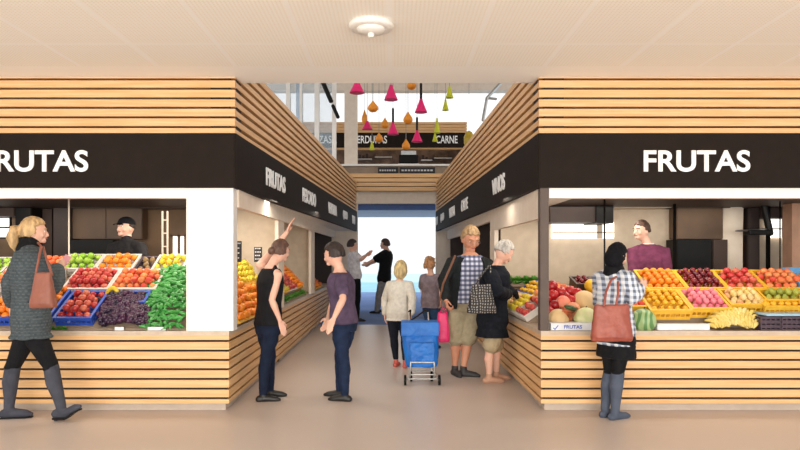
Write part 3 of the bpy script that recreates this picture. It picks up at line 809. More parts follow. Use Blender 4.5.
T = FT(X(760,6.62)+.0, 6.56, 0.03); crate(T, 0.46, 0.14, 0.09, M['ycrate'], 'narrow yellow crate of mandarins under the green pears', True)
fill(T, 0.46, 0.14, 0.05, 0.034, 'mandarin', 'mandarin', 'mandarin in the narrow crate under the green pears', 'mandarin', 'mandarins under the pears', 0)
# bananas heap
for lay, (n, p0, p1, zz, YY) in enumerate(((6,717,750,0.84,6.37), (6,717,750,0.875,6.42), (5,719,748,0.91,6.47), (4,722,745,0.945,6.51))):
    for k in range(n):
        px = p0+(p1-p0)*k/(n-1)
        put('banana', (X(px,YY), YY+random.uniform(-.01,.01), zz+0.045*math.sin(PI*(k+.5)/n)), 'banana_bunch', 'bunch of bananas in the heap at the counter edge', 'bananas', 'banana bunches in the heap', rot=(random.uniform(-.15,.15), -0.35+random.uniform(-.2,.2), PI/2+random.uniform(-.25,.25)), scale=0.78)
# plum coloured crates, light blue sheet
for k in range(3):
    for q in range(3):
        x0 = X(757,6.40)+k*0.21; 
        crate(frame((x0, 6.335, 0.802+q*0.045), 0), 0.205, 0.17, 0.036, M['dcrate'], '%s crate of the %s plum coloured stack at the right counter end' % (('lowest','middle','topmost')[q], ('left','middle','right')[k]), True)
o = link_mesh('tray_sheet', bevel(box(B(), X(762,6.42), X(812,6.42), 6.34, 6.56, 0.945, 0.965), 0.005), M['lblue'], origin_at=(X(780,6.42),6.42,0.95)); tag(o, 'light blue tray lying on the plum coloured crates', 'tray')
T = frame((X(797.5,6.95), 6.9, surf(6.9)+0.002), TL); crate(T, 0.3, 0.42, 0.14, mat('sky_crate', (110,170,220), 0.5), 'light blue crate cut by the right picture edge')
# white box under the crates, watermelon, melons
o = link_mesh('carton', bevel(box(B(), X(655,6.42), X(707,6.42), 6.36, 6.50, 0.802, 0.86), 0.004), M['wbox'], origin_at=(X(680,6.42),6.42,0.8)); tag(o, 'low white carton under the mandarin crate', 'carton')
WM = stripes_mat('watermelon_rind', (92,136,80), (158,184,128), 4.5, 0.4, noise=9, axes=('X','Y'))
def melon(px, py, rpx, Y, m, name, label, cat, sz=1.0, group=None, ex=1.0):
    r = rpx*Y/F; c = P(px, py, Y)
    def rib(p):
        a = math.atan2(p.y, p.x); k = 1+0.025*math.cos(a*10)*(1-p.z*p.z); return Vector((p.x*k, p.y*k, p.z))
    bm = B(); ellip(bm, c, r*ex, r, r*sz, rot=Matrix.Rotation(random.uniform(-.5,.5), 3, 'Y'), sub=4, fn=rib)
    o = link_mesh('melon_body', bm, m, smooth=True, origin_at=c); o.name = name; ORG[o.name] = c
    tag(o, label, cat, group)
    s = B(); tube(s, [c+Vector((0.1*r,0.1*r,r*sz*0.93)), c+Vector((0.16*r,0,r*sz*1.12))], 0.006, 6); link_mesh('stalk', s, M['stalk'], o)
    return o
rk = [(6.50,0.802), (6.50,0.83), (7.35,surf(7.25)-0.02), (7.35,0.802)]
rack('display_rack', 'low rack under the melons at the front right corner', (2.21,2.31), rk, (2.2,7,0.8))
rack('display_rack', 'low rack under the melons beside the dark corner post', (1.64,2.2), [(6.50,0.802), (6.50,0.83), (6.98,1.02), (6.98,0.802)], (1.9,6.7,0.8))
melon(643, 321, 12.5, 6.42, WM, 'watermelon', 'striped green watermelon on the counter beside the brown handbag', 'watermelon')
melon(584, 302, 11.5, 6.75, FM['melon'], 'melon', 'large pale orange melon at the top of the melon pile', 'melon')
melon(605, 301, 11, 6.80, FM['melon'], 'melon', 'pale melon hidden behind the plaid jacket woman', 'melon')
melon(585, 317, 9.5, 6.50, mat('pale_green_melon', (206,214,150), 0.5, (232,226,180), 14), 'melon', 'pale green melon in front by the white carton', 'melon', ex=1.2)
melon(559, 318, 9, 6.50, FM['melon'], 'melon', 'pale cream melon beside the dark corner post', 'melon', ex=1.15)
melon(563, 303, 7.5, 6.68, mat('rosy_melon', (228,110,96), 0.5, (238,150,120), 6), 'melon', 'rosy red melon in the pile between tomatoes and pale melon', 'melon')
melon(592, 286, 7.5, 6.95, FM['mandarin'], 'pumpkin', 'round orange pumpkin behind the melons', 'pumpkin', 0.92)
melon(573, 309, 7, 6.60, mat('rosy_melon_b', (232,140,110), 0.5, (238,170,130), 6), 'melon', 'rosy melon behind the cut watermelon piece', 'melon')
# cut watermelon piece
cw = thing('cut_watermelon', 'cut watermelon piece with dark rind and brown-red flesh before the melons', 'watermelon', P(570,314,6.45))
c = P(570,313,6.45)
bm = B(); poly = [c+Vector(v) for v in ((-0.09,0,0.02), (-0.01,-0.03,0.085), (0.09,0,0.05), (0.0,-0.06,-0.01))]
top = [bm.verts.new(p) for p in poly]; bot = bm.verts.new(c+Vector((0.01,-0.0,-0.085)))
bm.faces.new(top)
for i in range(4): bm.faces.new((top[i], top[(i+1)%4], bot))
link_mesh('flesh', bm, mat('melon_flesh', (206,110,70), 0.4, (120,60,40), 12), cw)
bm = B(); ellip(bm, c+Vector((0.0,-0.02,0.055)), 0.07, 0.05, 0.028, rot=Matrix.Rotation(0.3,3,'Y'), sub=3); link_mesh('rind', bm, mat('dark_rind', (62,92,44), 0.4, (44,70,34), 20), cw, True)
for k, (px, py) in enumerate([(553,295), (561,292), (570,291), (555,305), (565,297), (577,293), (552,286), (549,312), (571,300), (546,300)]):
    Y = 6.62+0.012*(310-py); put('tomato', P(px,py,Y), 'tomato', 'large red tomato heaped beside the dark corner post', 'tomato', 'large tomatoes by the post')
# white carton with blue print
cb = thing('printed_carton', 'white carton with blue print and tick mark at the dark corner post', 'carton', (X(572,6.36),6.4,0.8))
link_mesh('carton_body', bevel(box(B(), X(550.5,6.35), X(594,6.35), 6.33, 6.48, 0.802, 0.875), 0.003), M['wbox'], cb)
lettering('FRUTAS', (X(564,6.33), 6.329, 0.82), (1,0,0), 0.035, 0.18, cb, M['blueprint'], 'print', thick=0.002)
tk = B()
for a, b in (((553.5,328.0),(555,329.5)), ((555,329.5),(558,325.5))): tube(tk, [P(a[0],a[1],6.327), P(b[0],b[1],6.327)], 0.004, 6)
link_mesh('tick_mark', tk, M['blueprint'], cb)
# dark crates of cherries behind the melons
for k in range(2):
    x0 = 2.06+k*0.23; T = frame((x0, 7.08, 1.13), 0.25); w_ = X(570,7.2)-X(551,7.2)
    crate(T, w_, 0.3, 0.10, M['brown'], 'dark brown crate of cherries behind the melons, %s one' % ('left','right')[k], False)
    fill(T, w_, 0.3, 0.06, 0.026, 'dark', 'cherry', 'dark cherry in the brown crate behind the melons, %s crate' % ('left','right')[k], 'cherry', 'cherries in the %s brown crate' % ('left','right')[k], 1, scale=0.75)
rack('crate_stand', 'stand under the brown cherry crates', (2.055,2.51), [(7.06,0.802),(7.06,1.12),(7.40,1.20),(7.40,0.802)], (2.2,7.2,0.8))

# ---- aisle sides of the stalls
def side_display(side, Y0, Y1, x_edge, tilt, segs, rack_label, zb=0.81, l=0.6):
    """segs: (fraction0, fraction1, v0, v1, kind, r, name, label, cat, group)"""
    if side < 0: T0 = frame((x_edge, Y0, zb), tilt, PI/2)
    else: T0 = frame((x_edge, Y1, zb), tilt, -PI/2)
    W_ = Y1-Y0; run = l*math.cos(tilt); rise = l*math.sin(tilt)
    bm = B(); sx = side
    pts = [(x_edge, 0.802), (x_edge, zb), (x_edge+sx*run, zb+rise), (x_edge+sx*run, 0.802)]
    a = [bm.verts.new((x, Y0, z)) for x, z in pts]; b = [bm.verts.new((x, Y1, z)) for x, z in pts]
    bm.faces.new(a); bm.faces.new(b)
    for i in range(4): bm.faces.new((a[i], a[(i+1)%4], b[(i+1)%4], b[i]))
    o = link_mesh('display_rack', bm, M['rack'], origin_at=(x_edge, Y0, 0.8)); tag(o, rack_label, 'rack')
    for f0, f1, v0, v1, kind, r, name, label, cat, group, cm, clabel in segs:
        T = T0 @ Matrix.Translation((f0*W_+0.005, v0*l, 0.002))
        crate(T, (f1-f0)*W_-0.02, (v1-v0)*l-0.01, 0.06, cm, clabel, False)
        fill(T, (f1-f0)*W_-0.02, (v1-v0)*l-0.01, 0.03, r, kind, name, label, cat, group, 0, jit=0.45, sp=1.1)
YC, WC, DC, BC = M['ycrate'], M['wcrate'], M['dcrate'], M['bcrate']
side_display(-1, 6.62, 8.7, LX-0.03, 1.0, [
 (0,0.5,0,1,'orange',0.039,'orange','orange in the steep heap on the left aisle side next to the column','orange','oranges by the column, aisle side',YC,'crate of oranges on the left aisle side next to the column'),
 (0.5,1,0,0.55,'orange',0.039,'orange','orange in the lower heap on the left aisle side behind the tank top woman','orange','oranges behind the tank top woman',YC,'crate of oranges on the left aisle side behind the tank-top woman'),
 (0.5,1,0.55,1,'yellow',0.034,'lemon','lemon on the left aisle side near the small price board','lemon','lemons on the left aisle side',YC,'crate of lemons on the left aisle side'),
 ], 'steep rack of oranges on the left aisle side', l=0.78)
side_display(-1, 9.7, 12.2, LX-0.03, 0.8, [
 (0,0.34,0.2,1,'yellow',0.034,'lemon','lemon in the second opening of the left aisle side','lemon','lemons in the second opening',YC,'crate of lemons in the second aisle opening'),
 (0.34,0.67,0.2,1,'redbig',0.040,'red_apple','red apple in the second opening of the left aisle side','apple','red apples in the second opening',WC,'crate of red apples in the second aisle opening'),
 (0.67,1,0.2,1,'orange',0.039,'orange','orange in the second opening of the left aisle side','orange','oranges in the second opening',YC,'crate of oranges in the second aisle opening'),
 ], 'rack of mixed fruit in the second opening of the left aisle side', l=0.75)
for k in range(9):
    put('leaf', (LX-0.08, 9.65+k*0.29, 0.83), 'lettuce', 'pale green lettuce along the counter edge in the second left opening', 'lettuce', 'lettuces in the second opening', rot=(0,0,k), scale=0.95)
side_display(-1, 13.3, 14.5, LX-0.03, 0.7, [
 (0,0.5,0,1,'orange',0.039,'orange_fruit','tangerine in the dark third opening of the left aisle side','orange_fruit','oranges in the third opening',YC,'crate of oranges in the dark third aisle opening'),  # these are oranges, like the rest of this aisle side
 (0.5,1,0,1,'peach',0.039,'peach','peach in the dark third opening of the left aisle side','peach','peaches in the third opening',YC,'crate of peaches in the dark third aisle opening'),
 ], 'rack in the dark third opening of the left aisle side', l=0.6)
side_display(1, 7.02, 8.8, RX+0.02, 0.6, [
 (0.66,1,0,0.55,'red',0.037,'red_apple','red apple on the right aisle side next to the dark post','apple','red apples, right aisle side, near',WC,'crate of red apples on the right aisle side next to the dark post'),
 (0.33,0.66,0,0.55,'yellow',0.034,'lemon','lemon on the right aisle side counter','lemon','lemons, right aisle side',WC,'crate of lemons on the right aisle side'),
 (0.0,0.33,0,0.55,'pale',0.034,'pear','pale pear on the right aisle side beside the white-haired woman','pear','pears, right aisle side',WC,'crate of pears on the right aisle side beside the white-haired woman'),
 (0.5,1,0.55,1,'peach',0.038,'peach','peach on the upper row of the right aisle side','peach','peaches, right aisle side',YC,'crate of peaches on the right aisle side'),
 (0.0,0.5,0.55,1,'mandarin',0.034,'mandarin','mandarin on the upper row of the right aisle side','mandarin','mandarins, right aisle side',BC,'blue crate of mandarins on the right aisle side'),
 ], 'sloping rack of mixed fruit on the right aisle side', l=0.62)
for k in range(5):
    put('leaf', (1.66+k*0.115, 8.97, 1.152), 'lettuce', 'tall bright green lettuce at the back of the right aisle display', 'lettuce', 'lettuces at the back of the right aisle display', rot=(0,0,k), scale=1.35)
o = link_mesh('lettuce_shelf', box(B(), 1.60, 2.2, 8.86, 9.1, 1.12, 1.15), M['rack'], origin_at=(1.9,9,1.12)); tag(o, 'narrow shelf under the tall green lettuces', 'shelf')
o = link_mesh('shelf_stand', box(B(), 1.64, 2.16, 8.9, 9.08, 0.802, 1.118), M['rack'], origin_at=(1.9,9,0.8)); tag(o, 'plain stand carrying the lettuce shelf', 'stand')
# chalk price boards on the left aisle side
for k, (px0, px1, py0, py1, Y) in enumerate(((232.5,241.5,241,262,7.45), (254,262,247,262,8.4), (232,236,288,304,6.95))):
    t = thing('price_board', ('large black price board standing above the oranges by the column','black price board standing behind the tank-top woman','small black price board stuck in the oranges by the column')[k], 'price board', P((px0+px1)/2,py1,Y))
    link_mesh('board', box(B(), X(px0,Y), X(px1,Y), Y, Y+0.012, Z(py1,Y), Z(py0,Y)), M['chalk'], t)
    mk = B(); n = 4 if py1-py0 > 14 else 3
    for j in range(n):
        z = Z(py0+(py1-py0)*(j+0.6)/(n+0.3), Y); a, b = X(px0+1,Y), X(px1-1,Y); q = a
        while q < b-0.01:
            l_ = random.uniform(.008,.02); box(mk, q, min(b,q+l_), Y-0.002, Y, z, z+0.016); q += l_+0.008
    link_mesh('chalk_writing', mk, M['chalkmark'], t)
    if k < 2: link_mesh('prong', tube(B(), [P((px0+px1)/2,py1,Y)+Vector((0,0.006,0.02)), P((px0+px1)/2,py1,Y)+Vector((0,0.006,-0.3))], 0.005, 6), M['metal'], t)

# ============================================================ stall interiors
BY = 9.19
def panel(name, label, cat, px0, px1, py0, py1, m, dep=0.35, Y=BY, edge=None, door=True):
    """cupboard or panel against the back wall, seen face at Y-dep"""
    y0 = Y-dep; t = thing(name, label, cat, (X((px0+px1)/2,y0), Y, Z(py1,y0)))
    x0, x1, z0, z1 = X(px0,y0), X(px1,y0), Z(py1,y0), min(Z(py0,y0), 2.23)
    link_mesh('body', box(B(), x0, x1, y0+0.02, Y, z0, z1), m, t)
    if door:
        n = max(1, int((x1-x0)/0.5)); 
        for k in range(n):
            a = x0+(x1-x0)*k/n+0.006; b = x0+(x1-x0)*(k+1)/n-0.006
            link_mesh('door', box(B(), a, b, y0, y0+0.018, z0+0.006, z1-0.006), m, t)
    return t
# left stall
panel('wall_cabinet', 'dark brown wall cabinet at the left edge of the left stall', 'cabinet', -60, 14, 190, 216, M['brown'])
panel('tall_cabinet', 'tall black cabinet behind the blonde woman', 'cabinet', 15, 31, 190, 330, M['black'])
panel('tall_cabinet', 'tall dark brown cabinet right of the blonde woman\'s head', 'cabinet', 53, 69, 190, 330, M['darkbrown'], 0.3)
panel('pantry_panel', 'brown panel above the blonde woman\'s head', 'panel', 33.5, 51, 190, 330, M['brown'], 0.08, door=False)
panel('wall_cabinet', 'dark upper cabinet band over the vendor in the left stall', 'cabinet', 70, 140, 190, 207, M['darkbrown'], 0.3)
panel('wall_cabinet', 'brown wall cabinet behind the vendor in the black cap', 'cabinet', 70, 142, 207, 239, mat('warm_brown', (88,66,47), 0.6, (70,52,38), 2), 0.2)
panel('oven', 'black oven unit left of the vendor in the black cap', 'oven', 70, 113, 240, 330, M['black'], 0.35)
panel('wall_cabinet', 'dark upper cabinet over the ladder shelf beside the white column', 'cabinet', 141, 186, 190, 207, M['brown'], 0.3)
wx = struct('window_2', box(B(), X(-4,BY), X(12,BY), BY-0.03, BY, Z(238,BY), Z(218,BY)), M['lampglow'])
fr = B()
for py in (217.5, 227.5, 238): box(fr, X(-6,BY), X(13,BY), BY-0.06, BY-0.03, Z(py,BY)-0.012, Z(py,BY)+0.012)
for px in (-5, 12.5): box(fr, X(px,BY)-0.012, X(px,BY)+0.012, BY-0.06, BY-0.03, Z(238,BY), Z(217,BY))
link_mesh('window_frame', fr, M['black'], wx)
wx = struct('window_3', box(B(), X(173,BY), X(188,BY), BY-0.03, BY, Z(262,BY), Z(236,BY)), M['lampglow'])
fr = B()
for px in (172.5, 180, 186.5): box(fr, X(px,BY)-0.018, X(px,BY)+0.018, BY-0.06, BY-0.03, Z(262,BY), Z(235,BY))
box(fr, X(171,BY), X(188,BY), BY-0.06, BY-0.03, Z(235,BY)-0.02, Z(235,BY)+0.02)
link_mesh('window_frame', fr, M['tan'], wx)
ls = thing('ladder_shelf', 'narrow pale ladder shelf beside the white column', 'shelf', (X(165,8.6),8.6,0.2))
for px in (162.5, 167.5): link_mesh('rail', tube(B(), [(X(px,8.6),8.6,0.2), (X(px,8.6),8.6,Z(212,8.6))], 0.014, 8), M['cream'], ls)
for k in range(9):
    z = 0.6+k*0.18; link_mesh('rung', tube(B(), [(X(162.5,8.6),8.6,z), (X(167.5,8.6),8.6,z)], 0.01, 6), M['cream'], ls)
def pole(px, Y, label, m, r=0.013, z0=0.802, z1=2.235, zc=None):
    t = thing('upright_pole', label, 'pole', (X(px,Y),Y,z0))
    link_mesh('pole_tube', tube(B(), [(X(px,Y),Y,z0), (X(px,Y),Y,z1)], r, 8, caps=False), m, t, True)
    link_mesh('foot', tube(B(), [(X(px,Y),Y,z0), (X(px,Y),Y,z0+0.02)], r*2.4, 10, caps=False), m, t)
pole(69, 7.6, 'thin pale pole behind the crates of the left stall', M['cream'], 0.011, 0.2)
# right stall
panel('extractor_hood', 'long dark brown extractor hood in the right stall corner', 'hood', 551, 614, 190, 222, M['darkbrown'], 0.6, door=False)
panel('wall_cabinet', 'dark vertical cabinet end beside the hood in the right stall', 'cabinet', 597, 614, 190, 223, M['black'], 0.65, door=False)
wx = struct('window_4', box(B(), X(551,BY), X(613,BY), BY-0.04, BY, Z(238.5,BY), Z(222,BY)), M['lampglow'])
fr = B(); box(fr, X(551,BY), X(613,BY), BY-0.055, BY-0.04, Z(232.5,BY)-0.008, Z(232.5,BY)+0.008); box(fr, X(596,BY), X(601,BY), BY-0.055, BY-0.04, Z(238.5,BY), Z(222,BY))
link_mesh('window_frame', fr, M['beige'], wx)
pole(604.5, 7.6, 'thin black pole behind the woman in the plaid jacket', M['black'], 0.011, 0.2)
panel('wall_cabinet', 'pale valance above the vendor in the purple sweater', 'cabinet', 615, 672, 190, 205, M['beige'], 0.4, door=False)
pole(674.5, 8.3, 'black slim post right of the purple-sweater vendor', M['black'], 0.02, 0.2)
panel('wall_cabinet', 'brown wall cabinet over the black oven in the right stall', 'cabinet', 677, 728, 197, 239, mat('warm_brown_b', (100,77,56), 0.6, (80,60,44), 2), 0.25)
panel('wall_cabinet', 'dark brown cabinet band at the top of the right stall', 'cabinet', 677, 747, 190, 197.5, M['darkbrown'], 0.35)
panel('oven', 'black oven unit right of the purple-sweater vendor', 'oven', 677, 712, 239.5, 330, M['black'], 0.35)
panel('tall_cabinet', 'tall brown cabinet between the black oven and the round pillar', 'cabinet', 713, 728, 239.5, 330, M['brown'], 0.33)
pl = B(); tube(pl, [(X(738,8.8),8.95,0.2), (X(738,8.8),8.95,2.235)], 0.14, 24, caps=False)
struct('trim_19', pl, M['cream'], smooth=True)
panel('tall_cabinet', 'dark cabinet right of the round pillar in the right stall', 'cabinet', 748, 760, 190, 330, M['darkbrown'], 0.3)
panel('wall_cabinet', 'dark upper cabinet at the right end of the right stall', 'cabinet', 760, 800, 190, 218, M['brown'], 0.3)
wx = struct('window_5', box(B(), X(768,BY), X(794,BY), BY-0.03, BY, Z(238,BY), Z(218,BY)), M['lampglow'])
fr = B(); box(fr, X(780.5,BY), X(782,BY), BY-0.05, BY-0.03, Z(238,BY), Z(218,BY)); box(fr, X(768,BY), X(794,BY), BY-0.05, BY-0.03, Z(229,BY)-0.008, Z(229,BY)+0.008)
link_mesh('window_frame', fr, M['darkpost'], wx)
pole(780, 7.9, 'thin dark pole at the right end of the right stall', M['black'], 0.009, 0.2)
lm = thing('wall_lamp', 'swing arm lamp reaching left from the dark post in the right stall', 'lamp', P(768,229,8.5))
link_mesh('arm', tube(B(), [P(768,229,8.6), P(736,231,8.3)], 0.012, 8), M['metal'], lm)
link_mesh('lamp_head', bevel(box(B(), X(748,8.4), X(770,8.4), 8.36, 8.5, Z(235,8.4), Z(230,8.4)), 0.01), M['black'], lm)
link_mesh('slanted_bracket', tube(B(), [P(762,197,8.6), P(770,233,8.6)], 0.045, 8), M['black'], lm)
pole(768, 8.7, 'dark post carrying the swing arm lamp in the right stall', M['black'], 0.03, 0.2)
# weighing scale by the left vendor
sc_ = thing('weighing_scale', 'small pale scale display by the vendor\'s hand', 'scale', P(150,268,7.62))
link_mesh('display_head', bevel(box(B(), X(146,7.6), X(154,7.6), 7.56, 7.6, Z(270,7.6), Z(262,7.6)), 0.006), M['metal'], sc_)
link_mesh('stand', tube(B(), [P(150,268,7.6), (X(150,7.6),7.6,0.2)], 0.02, 8), M['black'], sc_)

# ============================================================ added lights
area('rear_fill', (0,-6.5,1.4), (0,6,2.5), 16, 2.8, 1050, (255,252,244))  # unseen fill behind the camera, added to brighten the fronts and ceiling
area('stall_fill_left', (-3.9,6.85,2.2), (-3.9,6.95,0.9), 4.4, 0.3, 30)  # unseen stall lights from here on, added to brighten fruit and interiors
area('stall_fill_right', (3.0,6.85,2.2), (3.0,6.95,0.9), 2.0, 0.3, 17)
area('stall_fill_left', (-2.05,7.9,2.2), (-1.95,7.9,0.9), 0.3, 2.0, 26)
area('stall_fill_left', (-2.1,11.0,2.2), (-1.9,11.0,0.9), 0.3, 2.4, 22)
area('stall_fill_right', (2.05,7.9,2.2), (1.9,7.9,0.9), 0.3, 2.0, 15)
area('stall_fill_left', (-3.6,8.5,2.2), (-3.6,8.8,0.5), 3.4, 0.4, 8)
area('stall_fill_right', (3.2,8.5,2.2), (3.2,8.8,0.5), 3.0, 0.4, 8)

# ============================================================ people
M['skin'] = mat('skin_light', (230,184,162), 0.6, (222,172,150), 6, sub=0.12)
M['skin_tan'] = mat('skin_tanned', (206,146,116), 0.55, (194,134,106), 6, sub=0.12)
M['eye'] = mat('eye_white', (236,234,230), 0.3)
M['iris'] = mat('eye_dark', (44,34,30), 0.3)
M['lip'] = mat('lip', (178,96,90), 0.5)
def hairm(name, c): return mat(name, c, 0.55, tuple(v*0.72 for v in c), 30, (1,1,0.25), bump=0.5, bscale=60)

def solve(S, px, py, L, sign, dmin=None):
    """point on the sight line of a pixel at distance L from S; sign +1 farther, -1 nearer"""
    O = Vector((0,0,EYE)); D = (P(px,py,1.0)-O)
    a = D.dot(D); bq = -2*D.dot(S-O); c = (S-O).dot(S-O)-L*L; disc = bq*bq-4*a*c
    t = -bq/(2*a)+(sign*math.sqrt(disc)/(2*a) if disc > 0 else 0)
    return O+D*t

def head_mesh(bm, c, yaw, pitch, s, roll=0.0):
    R = Matrix.Rotation(-yaw, 3, 'Z') @ Matrix.Rotation(pitch, 3, 'X') @ Matrix.Rotation(roll, 3, 'Y')
    def fn(p):
        q = p.copy(); lo = max(0, -p.z)
        q.x *= 1-0.34*lo**1.6; 
        if p.y > 0: q.y *= 1-0.10*lo
        if p.y < 0: q.y *= 1-0.35*lo
        if p.z > 0.2: q.y += -0.05*(p.z-0.2)
        return q
    ellip(bm, c, 0.076*s, 0.097*s, 0.118*s, R, 3, fn)
    g = lambda x, y, z: Vector(c)+R @ (Vector((x,y,z))*s)
    ellip(bm, g(0,0.072,-0.078), 0.03*s, 0.024*s, 0.022*s, R)                      # chin
    tube(bm, [g(0,0.088,0.012), g(0,0.103,-0.016), g(0,0.104,-0.03)], [0.009*s,0.012*s,0.014*s], 8)  # nose
    ellip(bm, g(0,0.083,0.026), 0.052*s, 0.014*s, 0.010*s, R)                      # brow
    for q in (-1, 1):
        ellip(bm, g(0.077*q,-0.006,-0.012), 0.009*s, 0.018*s, 0.030*s, R)          # ear
        ellip(bm, g(0.038*q,0.066,-0.028), 0.024*s, 0.018*s, 0.022*s, R)           # cheek
    ellip(bm, g(0,0.086,-0.052), 0.022*s, 0.011*s, 0.011*s, R)                     # mouth mound
    return R, g

def face_parts(body, c, R, g, s, brow):
    for q in (-1, 1):
        e = B(); ellip(e, g(0.031*q,0.083,0.006), 0.013*s, 0.008*s, 0.0075*s, R); eo = link_mesh('eye', e, M['eye'], body, True)
        e = B(); ellip(e, g(0.031*q,0.0895,0.006), 0.0055*s, 0.003*s, 0.0058*s, R); link_mesh('iris', e, M['iris'], eo, True)
        e = B(); tube(e, [g(0.014*q,0.097,0.026), g(0.032*q,0.096,0.032), g(0.05*q,0.082,0.026)], 0.0042*s, 6); link_mesh('eyebrow', e, brow, body, True)
    e = B(); tube(e, [g(-0.024,0.088,-0.051), g(-0.008,0.099,-0.053), g(0.008,0.099,-0.053), g(0.024,0.088,-0.051)], [0.003*s,0.0055*s,0.0055*s,0.003*s], 8)
    link_mesh('mouth', e, M['lip'], body, True)

def hand(bm, W_, D, N, s, curl, thumb_side):
    """W_ wrist, D finger direction, N direction the palm faces, thumb_side vector sign along D x N"""
    D = D.normalized(); N = (N-D*N.dot(D)).normalized(); T = D.cross(N).normalized()*thumb_side
    k = s
    for i in range(4):
        off = (1.5-i)*0.0185*k
        L = (0.086, 0.092, 0.087, 0.078)[i]*k
        kn = W_+D*L+T*off*1.08
        tube(bm, [W_+D*0.004+T*off*0.55, kn], [0.0125*k, 0.0115*k], 8)
        p = kn; d = D.copy(); seg = ((0.042,0.027,0.021), (0.047,0.030,0.022), (0.043,0.028,0.021), (0.034,0.021,0.019))[i]
        pts = [p]; a = 0
        for j in range(3):
            a += curl*(0.55, 0.9, 0.6)[j]; dd = D*math.cos(a)+N*math.sin(a)
            p = p+dd*seg[j]*k; pts.append(p)
        tube(bm, pts, [0.0100*k,0.0092*k,0.0084*k,0.0072*k], 8)
    b0 = W_+D*0.022*k+T*0.022*k; b1 = b0+(D*0.6+T*0.75+N*0.25)*0.038*k; b2 = b1+(D*0.85+T*0.25+N*0.45*min(1,curl+.3))*0.030*k; b3 = b2+(D*0.9+N*0.5*min(1,curl+.3))*0.022*k
    tube(bm, [W_+D*0.008+T*0.008*k, b0, b1, b2, b3], [0.014*k,0.0145*k,0.0115*k,0.0098*k,0.008*k], 8)

TOR = [(-0.16,.150,.112), (0.0,.172,.125), (0.18,.158,.115), (0.36,.140,.104), (0.55,.150,.112), (0.74,.166,.118), (0.86,.164,.102), (0.935,.135,.082), (0.99,.098,.068), (1.05,.066,.058)]
def torso_rings(pel, nk, s, wid, belly, off, t0=-1, t1=2, dep=1.0):
    out = []
    for t, rx, ry in TOR:
        if t < t0-1e-6 or t > t1+1e-6: continue
        c = pel.lerp(nk, t) if t >= 0 else pel+Vector((0,0,t*(nk-pel).length))
        bb = 1+belly*math.exp(-((t-0.32)/0.3)**2)
        out.append((c, rx*s*wid*bb**0.5+off, ry*s*wid*dep*bb+off))
    return out

